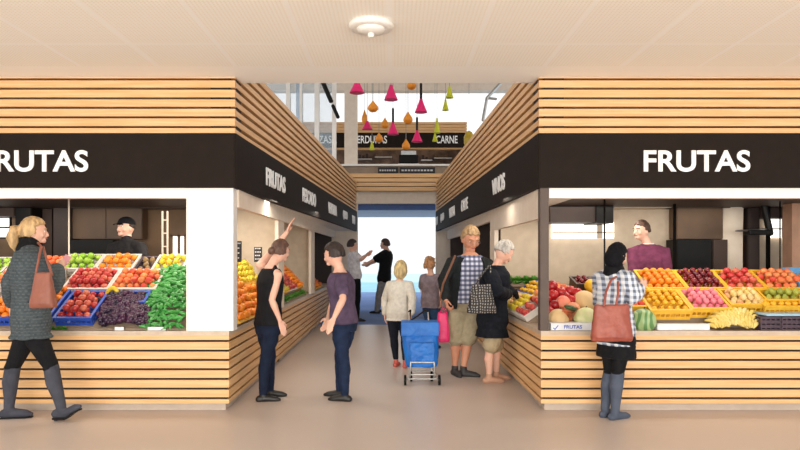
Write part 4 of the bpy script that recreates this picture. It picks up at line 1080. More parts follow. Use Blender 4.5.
def person(label, d, yaw, s, head, neck, pelvis, arms, legs, clothes, hair, group=None, skin='skin', build=1.0, belly=0.0,
           look=None, pitch=0.0, vox=0.0075, feet=True, headd=0.0, neckd=0.0, pelvd=0.0, base_z=0.0, fem=True, face=True, hs=1.08, dep=1.0):
    yaw = math.radians(yaw); look = yaw if look is None else math.radians(look); pitch = math.radians(pitch)
    r = Vector((math.cos(yaw), -math.sin(yaw), 0)); f = Vector((math.sin(yaw), math.cos(yaw), 0))
    pel = P(pelvis[0], pelvis[1], d+pelvd); nk = P(neck[0], neck[1], d+neckd); hd = P(head[0], head[1], d+headd)
    root = thing('person', label, 'person', (pel.x, pel.y, base_z), group)
    sk = M[skin]; wid = build; sw = (0.145 if fem else 0.170)*s*(0.6+0.4*build)
    J = {}
    bm = B()
    loft(bm, torso_rings(pel, nk, s, wid, belly, 0, dep=dep), yaw)
    hc = hd
    nd = (hc-nk).normalized()
    tube(bm, [nk-nd*0.04*s, nk+(hc-nk)*0.45-f*0.008*s, hc-Vector((0,0,0.03*s))-f*0.012*s], [0.060*s*(0.7+.3*wid), 0.052*s, 0.050*s], 14)
    R, g = head_mesh(bm, hc, look, pitch, s*hs)
    for sd, key in ((-1, 'L'), (1, 'R')):
        A = arms[key]; S = nk+r*sd*sw-Vector((0,0,A.get('drop',0.055)*s))+f*A.get('fwd',0)
        if A.get('px'): S = P(A['px'][0], A['px'][1], S.y)
        E = solve(S, A['e'][0], A['e'][1], 0.285*s, A['e'][2]); W_ = solve(E, A['w'][0], A['w'][1], 0.245*s, A['w'][2])
        if A.get('wd') is not None: W_ = P(A['w'][0], A['w'][1], d+A['wd'])
        if A.get('ed') is not None: E = P(A['e'][0], A['e'][1], d+A['ed'])
        k = s*(0.5+0.5*build)
        tube(bm, [S-r*sd*0.03*s, S, S.lerp(E,0.35), S.lerp(E,0.75), E, E.lerp(W_,0.25), E.lerp(W_,0.7), W_], [0.058*k,0.056*k,0.048*k,0.042*k,0.038*k,0.040*k,0.031*k,0.025*k], 14)
        D = A.get('hd'); D = (W_-E).normalized() if D is None else (Vector(D)).normalized()
        N = Vector(A.get('pn', tuple(-r*sd)))
        ts = A.get('ts')
        if ts is None:
            ts = 1 if D.cross((N-D*N.dot(D)).normalized()).dot(f+Vector((0,0,0.3))) > 0 else -1
        hand(bm, W_, D, N, s*1.0, A.get('curl',0.45), ts)
        J[key] = (S, E, W_, D)
    for sd, key in ((-1, 'L'), (1, 'R')):
        Lg = legs[key]; H = pel+r*sd*0.080*s*wid-Vector((0,0,0.06*s))
        az = base_z+Lg.get('az', 0.085)*s; dd = Lg['d']; An = Vector((X(Lg['a'], dd), dd, az))
        if 'k' in Lg: K = P(Lg['k'][0], Lg['k'][1], (H.y+An.y)/2+Lg['k'][2])
        else: K = H.lerp(An, 0.5)+f*0.03
        k = s*(0.45+0.55*build)
        tube(bm, [H+Vector((0,0,0.03)), H.lerp(K,0.3), H.lerp(K,0.75), K, K.lerp(An,0.12)-f*0.006, K.lerp(An,0.35)-f*0.014, K.lerp(An,0.75), An, An-Vector((0,0,0.045*s))],
             [0.078*k,0.086*k,0.064*k,0.055*k,0.052*k,0.056*k,0.038*k,0.032*k,0.034*k], 16)
        ta = math.radians(Lg['toe']); td = Vector((math.sin(ta), math.cos(ta), 0)); lift = Lg.get('lift', 0.0)
        td3 = (td+Vector((0,0,Lg.get('up',0)))).normalized()
        sole = Vector((An.x, An.y, An.z-0.06*s))
        tube(bm, [sole-td*0.035*s, sole+td*0.05*s+Vector((0,0,0.004)), sole+td3*0.13*s-Vector((0,0,0.008*s)), sole+td3*0.175*s-Vector((0,0,0.010*s))], [0.032*s,0.034*s,0.030*s,0.019*s], 12)
        J['leg'+key] = (H, K, An, td, td3)
    body = remeshed('body', bm, sk, root, vox, 3)
    if face: face_parts(body, hc, R, g, s*hs, hair.get('m') if hair else M['iris'])
    # ---- clothes
    dz = Vector((0,0,1))
    for cl in clothes:
        kind = cl['k']; m = cl['m']; off = cl.get('off', 0.012)*s*(1.0 if cl['k'] != 'top' else 1.35); bm = B(); nm = cl['n']
        if kind == 'top':
            t0 = cl.get('t0', -0.16)
            rg = torso_rings(pel, nk, s, wid, belly, off, t0=t0, t1=cl.get('t1', 1.0), dep=dep)
            if t0 < 0 and cl.get('hem'):
                c0, rx, ry = rg[0]; lead = Vector((0,0,0)); 
                n = 6; H = cl['hem']; fl = cl.get('flare', 0.03)
                pre = [(c0-dz*H*(n-i)/n+Vector(cl.get('shift',(0,0,0)))*((n-i)/n), rx+fl*(n-i)/n, ry+fl*(n-i)/n) for i in range(n)]
                rg = pre+rg
            loft(bm, rg, yaw)
            if cl.get('straps'):
                for sd in (-1,1): tube(bm, [pel.lerp(nk,0.8)+r*sd*0.09*s+f*0.07*s, pel.lerp(nk,1.02)+r*sd*0.085*s, pel.lerp(nk,0.8)+r*sd*0.09*s-f*0.07*s], 0.03*s, 10)
            sl = cl.get('sleeve', 0); k = s*(0.5+0.5*build)
            if sl > 0:
                for key, sd in (('L',-1), ('R',1)):
                    S, E, W_, D = J[key]
                    pts = [S-r*sd*0.05*s, S]; rr = [0.062*k+off, 0.062*k+off]
                    if sl <= 0.5: pts += [S.lerp(E, sl*2)]; rr += [0.052*k+off*1.2]
                    else:
                        e2 = E.lerp(W_, (sl-0.5)*2); pts += [S.lerp(E,0.5), E, E.lerp(e2,0.5), e2]; rr += [0.052*k+off, 0.045*k+off, 0.042*k+off, 0.032*k+off]
                    tube(bm, pts, rr, 14)
            if cl.get('collar'): tube(bm, [nk-dz*0.02*s, nk+(hc-nk)*cl['collar']], [0.075*s, 0.07*s], 16)
        elif kind == 'skirt':
            c0 = pel; n = 6; H = cl['len']; rx, ry = 0.172*s*wid+off, 0.125*s*wid*dep+off
            rg = [(c0-dz*H*(n-i)/n, rx+cl.get('flare',0.03)*(n-i)/n, ry+cl.get('flare',0.03)*(n-i)/n) for i in range(n+1)]
            rg.append((pel.lerp(nk,0.25), 0.15*s*wid+off, 0.11*s*wid+off)); loft(bm, rg, yaw)
        elif kind == 'pants':
            loft(bm, torso_rings(pel, nk, s, wid, belly*0.6, off, t1=0.19, dep=dep), yaw)
            k = s*(0.45+0.55*build); to = cl.get('to', 2.0)      # 1 knee, 2 ankle
            for key in ('legL','legR'):
                H, K, An, td, td3 = J[key]; w_ = cl.get('wide', 0)*s
                pts = [H+dz*0.03, H.lerp(K,0.3)]; rr = [0.080*k+off, 0.088*k+off]
                if to <= 1: pts += [H.lerp(K, to)]; rr += [0.070*k+off+w_]
                else:
                    pts += [H.lerp(K,0.75), K]; rr += [0.068*k+off, 0.058*k+off+w_*.5]
                    e2 = K.lerp(An, to-1); pts += [K.lerp(e2,0.35)-f*0.012, K.lerp(e2,0.8), e2]; rr += [0.056*k+off+w_*.7, 0.042*k+off+w_, 0.037*k+off+w_]
                tube(bm, pts, rr, 16)
        elif kind in ('shoe', 'boot', 'sandal'):
            for key in ('legL','legR'):
                H, K, An, td, td3 = J[key]; bs = B(); o_ = 0.010*s
                sole = Vector((An.x, An.y, An.z-0.060*s)); k = s*(0.45+0.55*build)
                foot = [sole-td*0.045*s, sole+td*0.05*s+dz*0.006, sole+td3*0.14*s-dz*0.006*s, sole+td3*0.178*s-dz*0.010*s]
                if kind != 'sandal':
                    tube(bs, foot, [0.036*s+o_*.3, 0.037*s+o_*.3, 0.031*s+o_*.3, 0.015*s+o_*.3], 14)
                    if kind == 'boot':
                        tube(bs, [K.lerp(An,cl.get('top',0.12)), K.lerp(An,0.4)-f*0.01, K.lerp(An,0.78), An, An-dz*0.05*s], [0.056*k+o_*.8, 0.058*k+o_*.8, 0.043*k+o_*.6, 0.037*k+o_*.6, 0.034*k+o_*.6], 16)
                        tube(bs, [sole-td*0.045*s, sole-td*0.047*s-dz*cl.get('heel',0.03)*s], [0.024*s, 0.018*s], 10)
                    else: tube(bs, [An+dz*0.01*s, An-dz*0.05*s], [0.040*s, 0.040*s], 12)
                if kind == 'sandal': tube(bs, [foot[0]-dz*0.034*s, foot[1]-dz*0.034*s, foot[2]-dz*0.03*s, foot[3]-dz*0.022*s], [0.016*s,0.018*s,0.018*s,0.012*s], 10)
                o = remeshed(nm, bs, m, root, vox, 2)
                so = B(); a_ = B()
                z0 = sole.z-0.048*s
                pts2 = [sole-td*0.06*s, sole+td*0.05*s, sole+td3*0.14*s, sole+td3*0.190*s]; row = []
                for j, (pp, w2) in enumerate(zip(pts2, (0.034,0.036,0.042,0.020))):
                    nrm = Vector((td.y,-td.x,0)); zz_ = pp.z-0.040*s if j else pp.z-0.040*s
                    row.append([so.verts.new(pp+nrm*q*w2*s-dz*(0.030*s+h_*0.016*s)) for q, h_ in ((-1,0),(1,0),(1,1),(-1,1))])
                for a2, b2 in zip(row, row[1:]):
                    for q in range(4): so.faces.new((a2[q], a2[(q+1)%4], b2[(q+1)%4], b2[q]))
                so.faces.new(row[0]); so.faces.new(row[-1])
                link_mesh('sole', so, cl.get('sm', M['black']), o)
                if kind == 'sandal':
                    nrm = Vector((td.y,-td.x,0))
                    for u_ in (0.075, 0.125):
                        st_ = B(); mid = sole+td3*u_*s; q_ = [mid+nrm*w2*s+dz*h2*s for w2, h2 in ((-0.044,-0.03),(-0.036,0.012),(0,0.040-0.1*(u_-0.075)),(0.036,0.012),(0.044,-0.03))]
                        tube(st_, q_, 0.011*s, 8); link_mesh('strap', st_, m, o, True)
            continue
        elif kind == 'scarf':
            tube(bm, [nk-dz*0.015*s, nk+(hc-nk)*0.28, nk+(hc-nk)*0.5], [0.105*s, 0.092*s, 0.07*s], 18)
        o = remeshed(nm, bm, m, root, vox, cl.get('smooth', 4), cl.get('disp', 0.014), cl.get('ds', 0.09))
        if cl.get('label'): o['label'] = cl['label']
    # ---- hair
    if hair:
        hm = hair['m']; bm = B(); th = hair.get('th', 1.13)+0.03; low = hair.get('low', -0.25); fy = hair.get('fy', 0.25); kk = s*hs
        def fn(p):
            q = p*th; hide = (p.z < low+0.38*max(0, p.y+0.2)) or (p.y > fy and p.z < 0.32+0.30*(p.y-fy))
            n_ = 1+0.03*math.sin(p.x*17+p.z*9)+0.02*math.sin(p.y*23)
            if hide: return p*0.80
            return Vector((q.x*n_, q.y*n_, q.z*(1-0.04)))
        ellip(bm, g(0,-0.006,0.006), 0.077*kk, 0.098*kk, 0.120*kk, R, 4, fn)
        st = hair.get('style')
        if st == 'bun': ellip(bm, g(0,-0.125,hair.get('bz',0.01)), 0.042*kk, 0.036*kk, 0.042*kk, R, 3)
        if st == 'pony':
            tube(bm, [g(0,-0.095,0.03), g(0,-0.145,0.02), g(0,-0.165,-0.05), g(0,-0.150,-0.12), g(0,-0.140,-0.165)], [0.03*kk,0.045*kk,0.050*kk,0.036*kk,0.012*kk], 12)
        if st == 'bob':
            ellip(bm, g(0,-0.035,-0.03), 0.092*kk, 0.088*kk, 0.105*kk, R, 3)
        if st == 'curly':
            rr = random.Random(3)
            for q in range(46):
                a = rr.uniform(0, 6.28); zq = rr.uniform(-0.5, 1); y_ = math.sin(a)*math.sqrt(1-zq*zq*0.9); x_ = math.cos(a)*math.sqrt(1-zq*zq*0.9)
                if y_ > 0.35 and zq < 0.6: continue
                ellip(bm, g(x_*0.085, y_*0.10-0.01, zq*0.118+0.005), 0.026*kk, 0.026*kk, 0.026*kk, None, 1)
        o = remeshed('hair', bm, hm, root, min(vox, 0.0065), 2, hair.get('disp', 0.010), 0.02)
    root_g = (R, g, s*hs)
    return root, body, J, root_g, (r, f, pel, nk)

def fabric(name, c, c2=None, scale=14, bump=0.25): return mat(name, c, 0.85, c2 or tuple(v*0.85 for v in c), scale, bump=bump, bscale=90, spec=0.2)
Mj = {}
Mj['jeans'] = fabric('dark_denim', (26,36,58), (18,27,46)); Mj['blackcloth'] = fabric('black_cloth', (24,24,28), (18,18,22))
Mj['khaki'] = fabric('khaki_cloth', (168,156,130), (150,138,112)); Mj['khaki2'] = fabric('light_khaki_cloth', (182,166,136), (166,150,120))
Mj['grayboot'] = fabric('grey_boot_leather', (74,76,86), (60,62,72), 8, 0.1); Mj['shoe_black'] = mat('black_shoe', (28,26,26), 0.45)
Mj['shoe_white'] = mat('light_sole', (196,192,186), 0.6)
def tweed():
    t = NT('grey_tweed'); b = t.b; b.inputs['Roughness'].default_value = 0.9; b.inputs['Specular IOR Level'].default_value = 0.15
    tc = t.add('ShaderNodeTexCoord'); ck = t.add('ShaderNodeTexChecker'); ck.inputs['Scale'].default_value = 42
    nz = t.add('ShaderNodeTexNoise'); nz.inputs['Scale'].default_value = 30
    t.link(tc.outputs['Object'], nz.inputs['Vector'])
    ck.inputs[1].default_value = lin((88,95,99)); ck.inputs[2].default_value = lin((48,53,59)); t.link(tc.outputs['Object'], ck.inputs['Vector'])
    w_ = t.add('ShaderNodeTexWave', bands_direction='Z'); w_.inputs['Scale'].default_value = 11; w_.inputs['Distortion'].default_value = 0.6
    t.link(tc.outputs['Object'], w_.inputs['Vector'])
    c = mixc(t, w_.outputs['Fac'], ck.outputs[0], lin((42,46,52))); c2 = mixc(t, nz.outputs['Fac'], c, lin((88,98,102)))
    t.link(c2, b.inputs['Base Color']); return t.m
Mj['tweed'] = tweed()
Mj['plaid'] = stripes_mat('blue_white_plaid', (208,210,222), (112,118,150), 5.2, 0.85, True, (128,132,164), 0.5)
Mj['plaid2'] = stripes_mat('grey_blue_plaid', (226,227,230), (190,198,212), 6.0, 0.85, True, (160,172,196), 1.2)
BL = M['black']

# 1 blonde woman in the tweed coat, far left
D1 = 5.95; s1 = 1.10
p1 = person('woman with blonde ponytail in grey tweed coat and boots walking right past the left stall', D1, 55, s1, (34,232), (29,250), (31,322),
  {'L': {'e': (11,284,1), 'w': (13,304,1), 'curl':0.5}, 'R': {'e': (54,286,1), 'w': (57,268,1), 'wd':0.30, 'ed':-0.02, 'hd': (0.3,0.5,0.5), 'curl':0.8}},
  {'L': {'a': 9, 'd': 6.02, 'k': (13,366,0.0), 'toe': 80, 'az': 0.10}, 'R': {'a': 61, 'd': 5.93, 'k': (51,366,0.0), 'toe': 92, 'az': 0.12, 'up':0.45}},
  [{'k':'pants','n':'leggings','m':Mj['blackcloth'],'off':0.006,'disp':0,'to':1.12},
   {'k':'top','n':'coat','m':Mj['tweed'],'sleeve':0.92,'hem':0.035,'flare':0.03,'off':0.03,'disp':0.018,'collar':0.1,'label':'grey tweed coat'},
   {'k':'scarf','n':'scarf','m':Mj['blackcloth']},
   {'k':'boot','n':'boot','m':Mj['grayboot'],'top':0.02,'heel':0.05}],
  {'m': hairm('blonde_hair', (214,176,124)), 'style':'pony', 'low':-0.4, 'th':1.14}, look=62, build=0.95, headd=0.02, hs=0.98)
# 12 woman in front of the right stall
p12 = person('woman with black head covering, plaid jacket and grey boots at the right fruit stall', 6.0, 55, 1.0, (617,256), (614,273), (616,331),
  {'L': {'e': (600,302,1), 'w': (618,296,1)}, 'R': {'e': (634,300,-1), 'w': (640,286,1), 'ed': -0.22, 'wd': -0.08, 'hd': (0.6,0.4,0.15), 'curl':0.8}},
  {'L': {'a': 605, 'd': 6.08, 'toe': 45, 'k': (610,371,0)}, 'R': {'a': 615, 'd': 5.98, 'toe': 65, 'k': (618,371,0.0)}},
  [{'k':'pants','n':'tights','m':Mj['blackcloth'],'off':0.004,'disp':0,'to':1.12},
   {'k':'skirt','n':'skirt','m':Mj['blackcloth'],'len':0.25,'flare':0.01,'off':0.02},
   {'k':'top','n':'jacket','m':Mj['plaid2'],'sleeve':0.9,'off':0.022,'hem':0.04,'flare':0.02,'disp':0.02,'label':'grey and white plaid jacket'},
   {'k':'scarf','n':'scarf','m':Mj['blackcloth']},
   {'k':'boot','n':'boot','m':fabric('blue_grey_boot', (84,92,108), (70,78,94), 8, 0.1),'top':0.04,'heel':0.03}],
  {'m': fabric('black_knit', (18,18,24), (12,12,18)), 'low':-0.75, 'th':1.10, 'fy':0.35, 'style':'bob'}, look=60, pitch=-18, build=0.92, hs=1.0)
# 3 woman pointing up in the aisle
p3 = person('woman in black tank top raising her left arm at the left aisle stall', 6.75, 48, 0.98, (280.5,251), (271,268), (268,325),
  {'L': {'e': (276,247,1), 'w': (287,232,1), 'px': (260,266), 'curl':0.15, 'hd': (0.35,0.2,0.9), 'ed':0.30, 'wd':0.35, 'pn': (1,0,-0.3)}, 'R': {'e': (272,300,-1), 'w': (280,321,1), 'px': (278,274), 'curl':0.3}},
  {'L': {'a': 270, 'd': 6.95, 'toe': 85, 'k': (270,356,0)}, 'R': {'a': 263, 'd': 6.72, 'toe': 85, 'k': (266,357,0)}},
  [{'k':'pants','n':'jeans','m':Mj['jeans'],'off':0.010},
   {'k':'top','n':'tank_top','m':Mj['blackcloth'],'sleeve':0,'off':0.014,'t0':0.0,'t1':0.99,'straps':True,'disp':0.006},
   {'k':'shoe','n':'shoe','m':Mj['shoe_black'],'sm':Mj['shoe_white']}],
  {'m': hairm('brown_hair', (108,76,62)), 'style':'bun', 'low':-0.5, 'th':1.12, 'bz':-0.02}, look=40, pitch=-10, build=0.93, hs=1.0)
# 4 woman in purple shirt
p4 = person('woman with short dark hair in purple shirt and jeans facing the left aisle stall', 6.78, -62, 0.98, (334,255), (340,272), (344,323),
  {'L': {'e': (343,299,-1), 'w': (334,318,-1), 'px': (341,280), 'curl':0.35}, 'R': {'e': (334,300,1), 'w': (328,318,1), 'curl':0.35}},
  {'L': {'a': 345, 'd': 6.73, 'toe': -80, 'k': (343,357,0)}, 'R': {'a': 340, 'd': 6.95, 'toe': -80, 'k': (340,356,0)}},
  [{'k':'pants','n':'jeans','m':fabric('blue_denim', (32,46,74), (24,36,60)),'off':0.010},
   {'k':'top','n':'shirt','m':fabric('purple_cotton', (92,76,100), (76,62,84)),'sleeve':0.32,'off':0.016,'t0':0.0,'disp':0.012},
   {'k':'shoe','n':'shoe','m':Mj['shoe_black'],'sm':Mj['shoe_white']}],
  {'m': hairm('dark_hair', (52,38,36)), 'style':'short', 'low':-0.35, 'th':1.15}, look=-70, pitch=-10, build=0.96)
# 5 person in white shirt, far
p5 = person('person in white shirt and black trousers pointing right beside the far pale pier', 15.0, 70, 1.08, (352.5,245.5), (353,252), (355,275),
  {'L': {'e': (360,259,1), 'w': (366,255,1), 'curl':0.4}, 'R': {'e': (361,260,-1), 'w': (367,255,-1), 'curl':0.4}},
  {'L': {'a': 355, 'd': 15.1, 'toe': 80}, 'R': {'a': 357, 'd': 14.9, 'toe': 80}},
  [{'k':'pants','n':'trousers','m':Mj['blackcloth'],'off':0.012}, {'k':'top','n':'shirt','m':fabric('white_cotton', (236,234,238)),'sleeve':0.35,'off':0.016,'hem':0.0},
   {'k':'shoe','n':'shoe','m':Mj['shoe_black']}],
  {'m': hairm('dark_hair_b', (48,36,34)), 'low':-0.3}, vox=0.010)
# 6 man in black shirt, far
p6 = person('man in black shirt and grey trousers pointing left, far away in the bright opening', 17.2, -75, 1.15, (385,244.5), (387,251), (384,278),
  {'L': {'e': (374,260,-1), 'w': (367.5,263,-1), 'curl':0.3}, 'R': {'e': (376,261,1), 'w': (370,264,1), 'curl':0.3}},
  {'L': {'a': 377, 'd': 17.0, 'toe': -75}, 'R': {'a': 384, 'd': 17.4, 'toe': -75}},
  [{'k':'pants','n':'trousers','m':fabric('grey_cloth', (150,148,150)),'off':0.016,'wide':0.01}, {'k':'top','n':'shirt','m':Mj['blackcloth'],'sleeve':0.4,'off':0.02,'hem':0.0},
   {'k':'shoe','n':'shoe','m':Mj['shoe_black']}],
  {'m': hairm('brown_hair_b', (84,58,48)), 'low':-0.3}, vox=0.010, fem=False, build=1.08)
# 7 elderly woman with trolley
p7 = person('short woman with blonde bob in white cardigan pulling the blue trolley', 8.85, 8, 0.86, (401,270), (399.5,282), (398,313),
  {'L': {'e': (385,299,1), 'w': (385,314,1), 'curl':0.5}, 'R': {'e': (412.5,298,-1), 'w': (411,314,-1), 'curl':1.3}},
  {'L': {'a': 396, 'd': 8.85, 'toe': 20, 'k': (394,338,0)}, 'R': {'a': 405, 'd': 8.75, 'toe': 10, 'k': (405,338,0)}},
  [{'k':'pants','n':'trousers','m':fabric('navy_cloth', (28,32,44)),'off':0.008,'to':1.85,'disp':0.004},
   {'k':'top','n':'cardigan','m':fabric('white_knit', (214,210,200), (200,196,186), 30),'sleeve':0.95,'off':0.016,'hem':0.03,'flare':0.02,'disp':0.014,'t1':1.06},
   {'k':'shoe','n':'sandal','m':mat('coral_sandal', (206,96,84), 0.5),'sm':mat('sandal_sole', (120,70,60), 0.6)}],
  {'m': hairm('pale_blonde_hair', (222,196,140)), 'style':'bob', 'low':-0.9, 'th':1.2}, build=1.08, look=20, hs=1.15)
# 8 woman behind, gray top
p8 = person('woman with reddish blonde hair in mauve top and jeans standing beyond the trolley', 10.6, 28, 0.90, (430,264.5), (431,275), (431,302),
  {'L': {'e': (422,288,1), 'w': (424,300,1), 'curl':0.5}, 'R': {'e': (441,287,-1), 'w': (441,300,1), 'curl':0.5}},
  {'L': {'a': 430, 'd': 10.7, 'toe': 20}, 'R': {'a': 436, 'd': 10.5, 'toe': 30}},
  [{'k':'pants','n':'jeans','m':fabric('mid_denim', (56,86,128)),'off':0.010},
   {'k':'top','n':'shirt','m':fabric('mauve_cotton', (150,136,146)),'sleeve':0.4,'off':0.016,'hem':0.02},
   {'k':'shoe','n':'shoe','m':Mj['shoe_black']}],
  {'m': hairm('ginger_blonde_hair', (204,150,104)), 'style':'curly', 'low':-0.5}, vox=0.009, build=1.05, hs=1.15)
# 9 man in plaid shirt
s9 = 1.15
p9 = person('tall man in plaid shirt and khaki shorts carrying a pink bag', 8.22, 172, s9, (470.5,239), (470,255), (466,303),
  {'R': {'e': (443,280,-1), 'w': (446,300,-1), 'px': (453,263), 'curl':1.4}, 'L': {'e': (489,282,-1), 'w': (486,302,-1), 'px':(487,264), 'curl':0.5}},
  {'R': {'a': 455, 'd': 8.2, 'toe': 165, 'k': (456,338,-0.02)}, 'L': {'a': 463.5, 'd': 8.13, 'toe': 110, 'k': (468,338,-0.02)}},
  [{'k':'pants','n':'shorts','m':Mj['khaki'],'off':0.022,'to':0.98,'wide':0.012,'disp':0.025},
   {'k':'top','n':'shirt','m':Mj['plaid'],'sleeve':0,'off':0.024,'t0':0.0,'disp':0.010,'label':'blue and white plaid shirt'},
   {'k':'shoe','n':'shoe','m':mat('dark_trainer', (52,50,52), 0.6),'sm':M['black']}],
  {'m': hairm('sandy_hair', (196,160,116)), 'low':-0.2, 'th':1.10, 'fy':0.3}, look=165, pitch=-22, fem=False, build=1.05, belly=0.22, hs=1.22, skin='skin_tan')
# 10 white haired woman
p10 = person('white-haired woman in black cardigan and khaki shorts reaching over the right aisle counter', 7.74, 62, 1.02, (504,252), (496,268), (492,320),
  {'L': {'e': (505,288,1), 'w': (513,294,1), 'curl':0.8}, 'R': {'e': (498,292,-1), 'w': (510,295,1), 'wd':0.05, 'curl':0.8, 'px':(491,276)}},
  {'L': {'a': 496, 'd': 7.88, 'toe': 80, 'k': (497,350,0)}, 'R': {'a': 489, 'd': 7.72, 'toe': 85, 'k': (490,350,0)}},
  [{'k':'pants','n':'shorts','m':Mj['khaki2'],'off':0.018,'to':0.78,'wide':0.02},
   {'k':'top','n':'cardigan','m':fabric('navy_black_knit', (24,28,38), (18,22,30)),'sleeve':0.9,'off':0.024,'hem':0.10,'flare':0.03,'disp':0.02,'t1':1.06},
   {'k':'shoe','n':'sandal','m':mat('tan_sandal', (196,150,124), 0.5),'sm':mat('sandal_sole_b', (120,84,64), 0.6)}],
  {'m': hairm('white_hair', (212,206,198)), 'low':-0.35, 'th':1.13, 'style':'short'}, look=70, pitch=-34, build=1.05, hs=1.14)
# jacket of man 9 : open front, two panels and sleeves
root9, body9, J9, g9, (r9, f9, pel9, nk9) = p9
jb = B()
for sd, key in ((1,'R'), (-1,'L')):
    S, E, W_, D = J9[key]
    tube(jb, [S-r9*sd*0.03, S, S.lerp(E,0.5), E, E.lerp(W_,0.5), E.lerp(W_,0.85)], [0.095,0.096,0.082,0.072,0.066,0.056], 14)
    rows = []
    for t in (-0.10, 0.15, 0.4, 0.65, 0.85, 0.95):
        c = pel9.lerp(nk9, t); kx = (0.235, 0.232, 0.222, 0.222, 0.20, 0.15)[len(rows)]*s9; ky = 0.215*s9*(0.78 if t > 0.8 else 1)
        row = []
        for th in (-95, -60, -30, 0, 30, 52):
            a = math.radians(th); pt = c+r9*sd*kx*math.cos(a)+f9*ky*math.sin(a); row.append(pt)
        rows.append(row)
    for q in range(len(rows)-1):
        for w_ in range(5):
            ring = [rows[q][w_], rows[q][w_+1], rows[q+1][w_+1], rows[q+1][w_]]; c0 = sum(ring, Vector())/4
            tube(jb, [rows[q][w_], rows[q+1][w_]], 0.016, 6); 
            vs_ = []
            nn = (ring[1]-ring[0]).cross(ring[3]-ring[0]).normalized()*0.012
            for p_ in ring: vs_.append(jb.verts.new(p_+nn))
            for p_ in ring: vs_.append(jb.verts.new(p_-nn))
            for fc in ((0,1,2,3),(7,6,5,4),(0,4,5,1),(1,5,6,2),(2,6,7,3),(3,7,4,0)): jb.faces.new([vs_[x] for x in fc])
jk = remeshed('jacket', jb, fabric('black_jacket', (34,38,40), (26,30,32)), root9, 0.0085, 5, 0.014, 0.1)
R9, g9f, k9 = g9
gl = B()
for q in (-1,1):
    pts = [g9f(0.032*q+0.022*math.cos(a), 0.105, 0.002+0.016*math.sin(a)) for a in [2*PI*k/14 for k in range(15)]]; tube(gl, pts, 0.002, 5, caps=False)
    tube(gl, [g9f(0.054*q,0.105,0.004), g9f(0.078*q,0.02,0.004)], 0.002, 5)
tube(gl, [g9f(-0.010,0.108,0.004), g9f(0.010,0.108,0.004)], 0.002, 5)
link_mesh('glasses', gl, M['metal'], root9)
bt_ = link_mesh('bag_strap', tube(B(), [P(455,256,7.93), P(450,268,7.86), P(443,284,7.84), P(440,300,7.9)], 0.014, 8), mat('brown_leather', (120,78,56), 0.6), root9)

# vendors behind the counters
p2 = person('vendor in black cap and black sweater standing behind the left fruit crates', 8.0, 195, 1.08, (126,228), (127,243), (127,298),
  {'R': {'e': (108,268,-1), 'w': (113,284,-1), 'wd':-0.25, 'ed':-0.1, 'curl':0.5}, 'L': {'e': (145,264,-1), 'w': (143,274,-1), 'wd':-0.28, 'ed':-0.12, 'curl':0.5}},
  {'L': {'a': 132, 'd': 7.95, 'toe': 180}, 'R': {'a': 121, 'd': 7.95, 'toe': 190}},
  [{'k':'pants','n':'trousers','m':Mj['blackcloth'],'off':0.012}, {'k':'top','n':'sweater','m':fabric('charcoal_knit', (40,38,40), (32,30,32)),'sleeve':0.9,'off':0.018,'hem':0.03,'collar':0.2,'t1':1.06},
   {'k':'shoe','n':'shoe','m':Mj['shoe_black']}],
  {'m': hairm('dark_hair_c', (50,38,34)), 'low':-0.1, 'th':1.06}, look=208, pitch=4, fem=False, base_z=0.2, hs=1.03)
R2, g2f, k2 = p2[3]
cp = B()
def capfn(p): return Vector((p.x, p.y, max(p.z, 0.0)))
ellip(cp, g2f(0,-0.005,0.045), 0.088*k2, 0.106*k2, 0.088*k2, R2, 3, capfn)
co_ = remeshed('cap', cp, Mj['blackcloth'], p2[0], 0.006, 2)
vb = B(); rows = []
for j in range(5):
    t = j/4; rows.append([vb.verts.new(g2f(-0.07*(1-0.25*t)+0.14*(1-0.25*t)*i/6, 0.09+0.07*t*(1-((i-3)/3)**2*0.5), 0.048-0.018*t-0.012*((i-3)/3)**2)) for i in range(7)])
for a_, b_ in zip(rows, rows[1:]):
    for i in range(6): vb.faces.new((a_[i], a_[i+1], b_[i+1], b_[i]))
bmesh.ops.solidify(vb, geom=list(vb.faces), thickness=0.006); link_mesh('visor', vb, Mj['blackcloth'], co_)
p11 = person('vendor with short brown hair in purple sweater standing behind the yellow crates', 7.95, 215, 1.04, (641.5,231), (648,247), (652,300),
  {'R': {'e': (634,272,-1), 'w': (640,288,-1), 'curl':0.5}, 'L': {'e': (667,275,-1), 'w': (662,290,-1), 'curl':0.5}},
  {'L': {'a': 657, 'd': 7.95, 'toe': 200}, 'R': {'a': 647, 'd': 7.95, 'toe': 215}},
  [{'k':'pants','n':'trousers','m':Mj['blackcloth'],'off':0.012}, {'k':'top','n':'sweater','m':fabric('plum_knit', (116,58,86), (98,48,72)),'sleeve':0.9,'off':0.018,'hem':0.03,'t1':1.06},
   {'k':'shoe','n':'shoe','m':Mj['shoe_black']}],
  {'m': hairm('short_brown_hair', (96,70,56)), 'low':-0.2, 'th':1.10}, look=245, fem=False, base_z=0.2, hs=1.03)
bc = B(); tube(bc, [p11[4][3]-Vector((0,0,0.02)), p11[4][3]+Vector((0,0,0.045))], [0.095,0.072], 18, caps=False); link_mesh('shirt_collar', bc, M['paper'], p11[0], True)

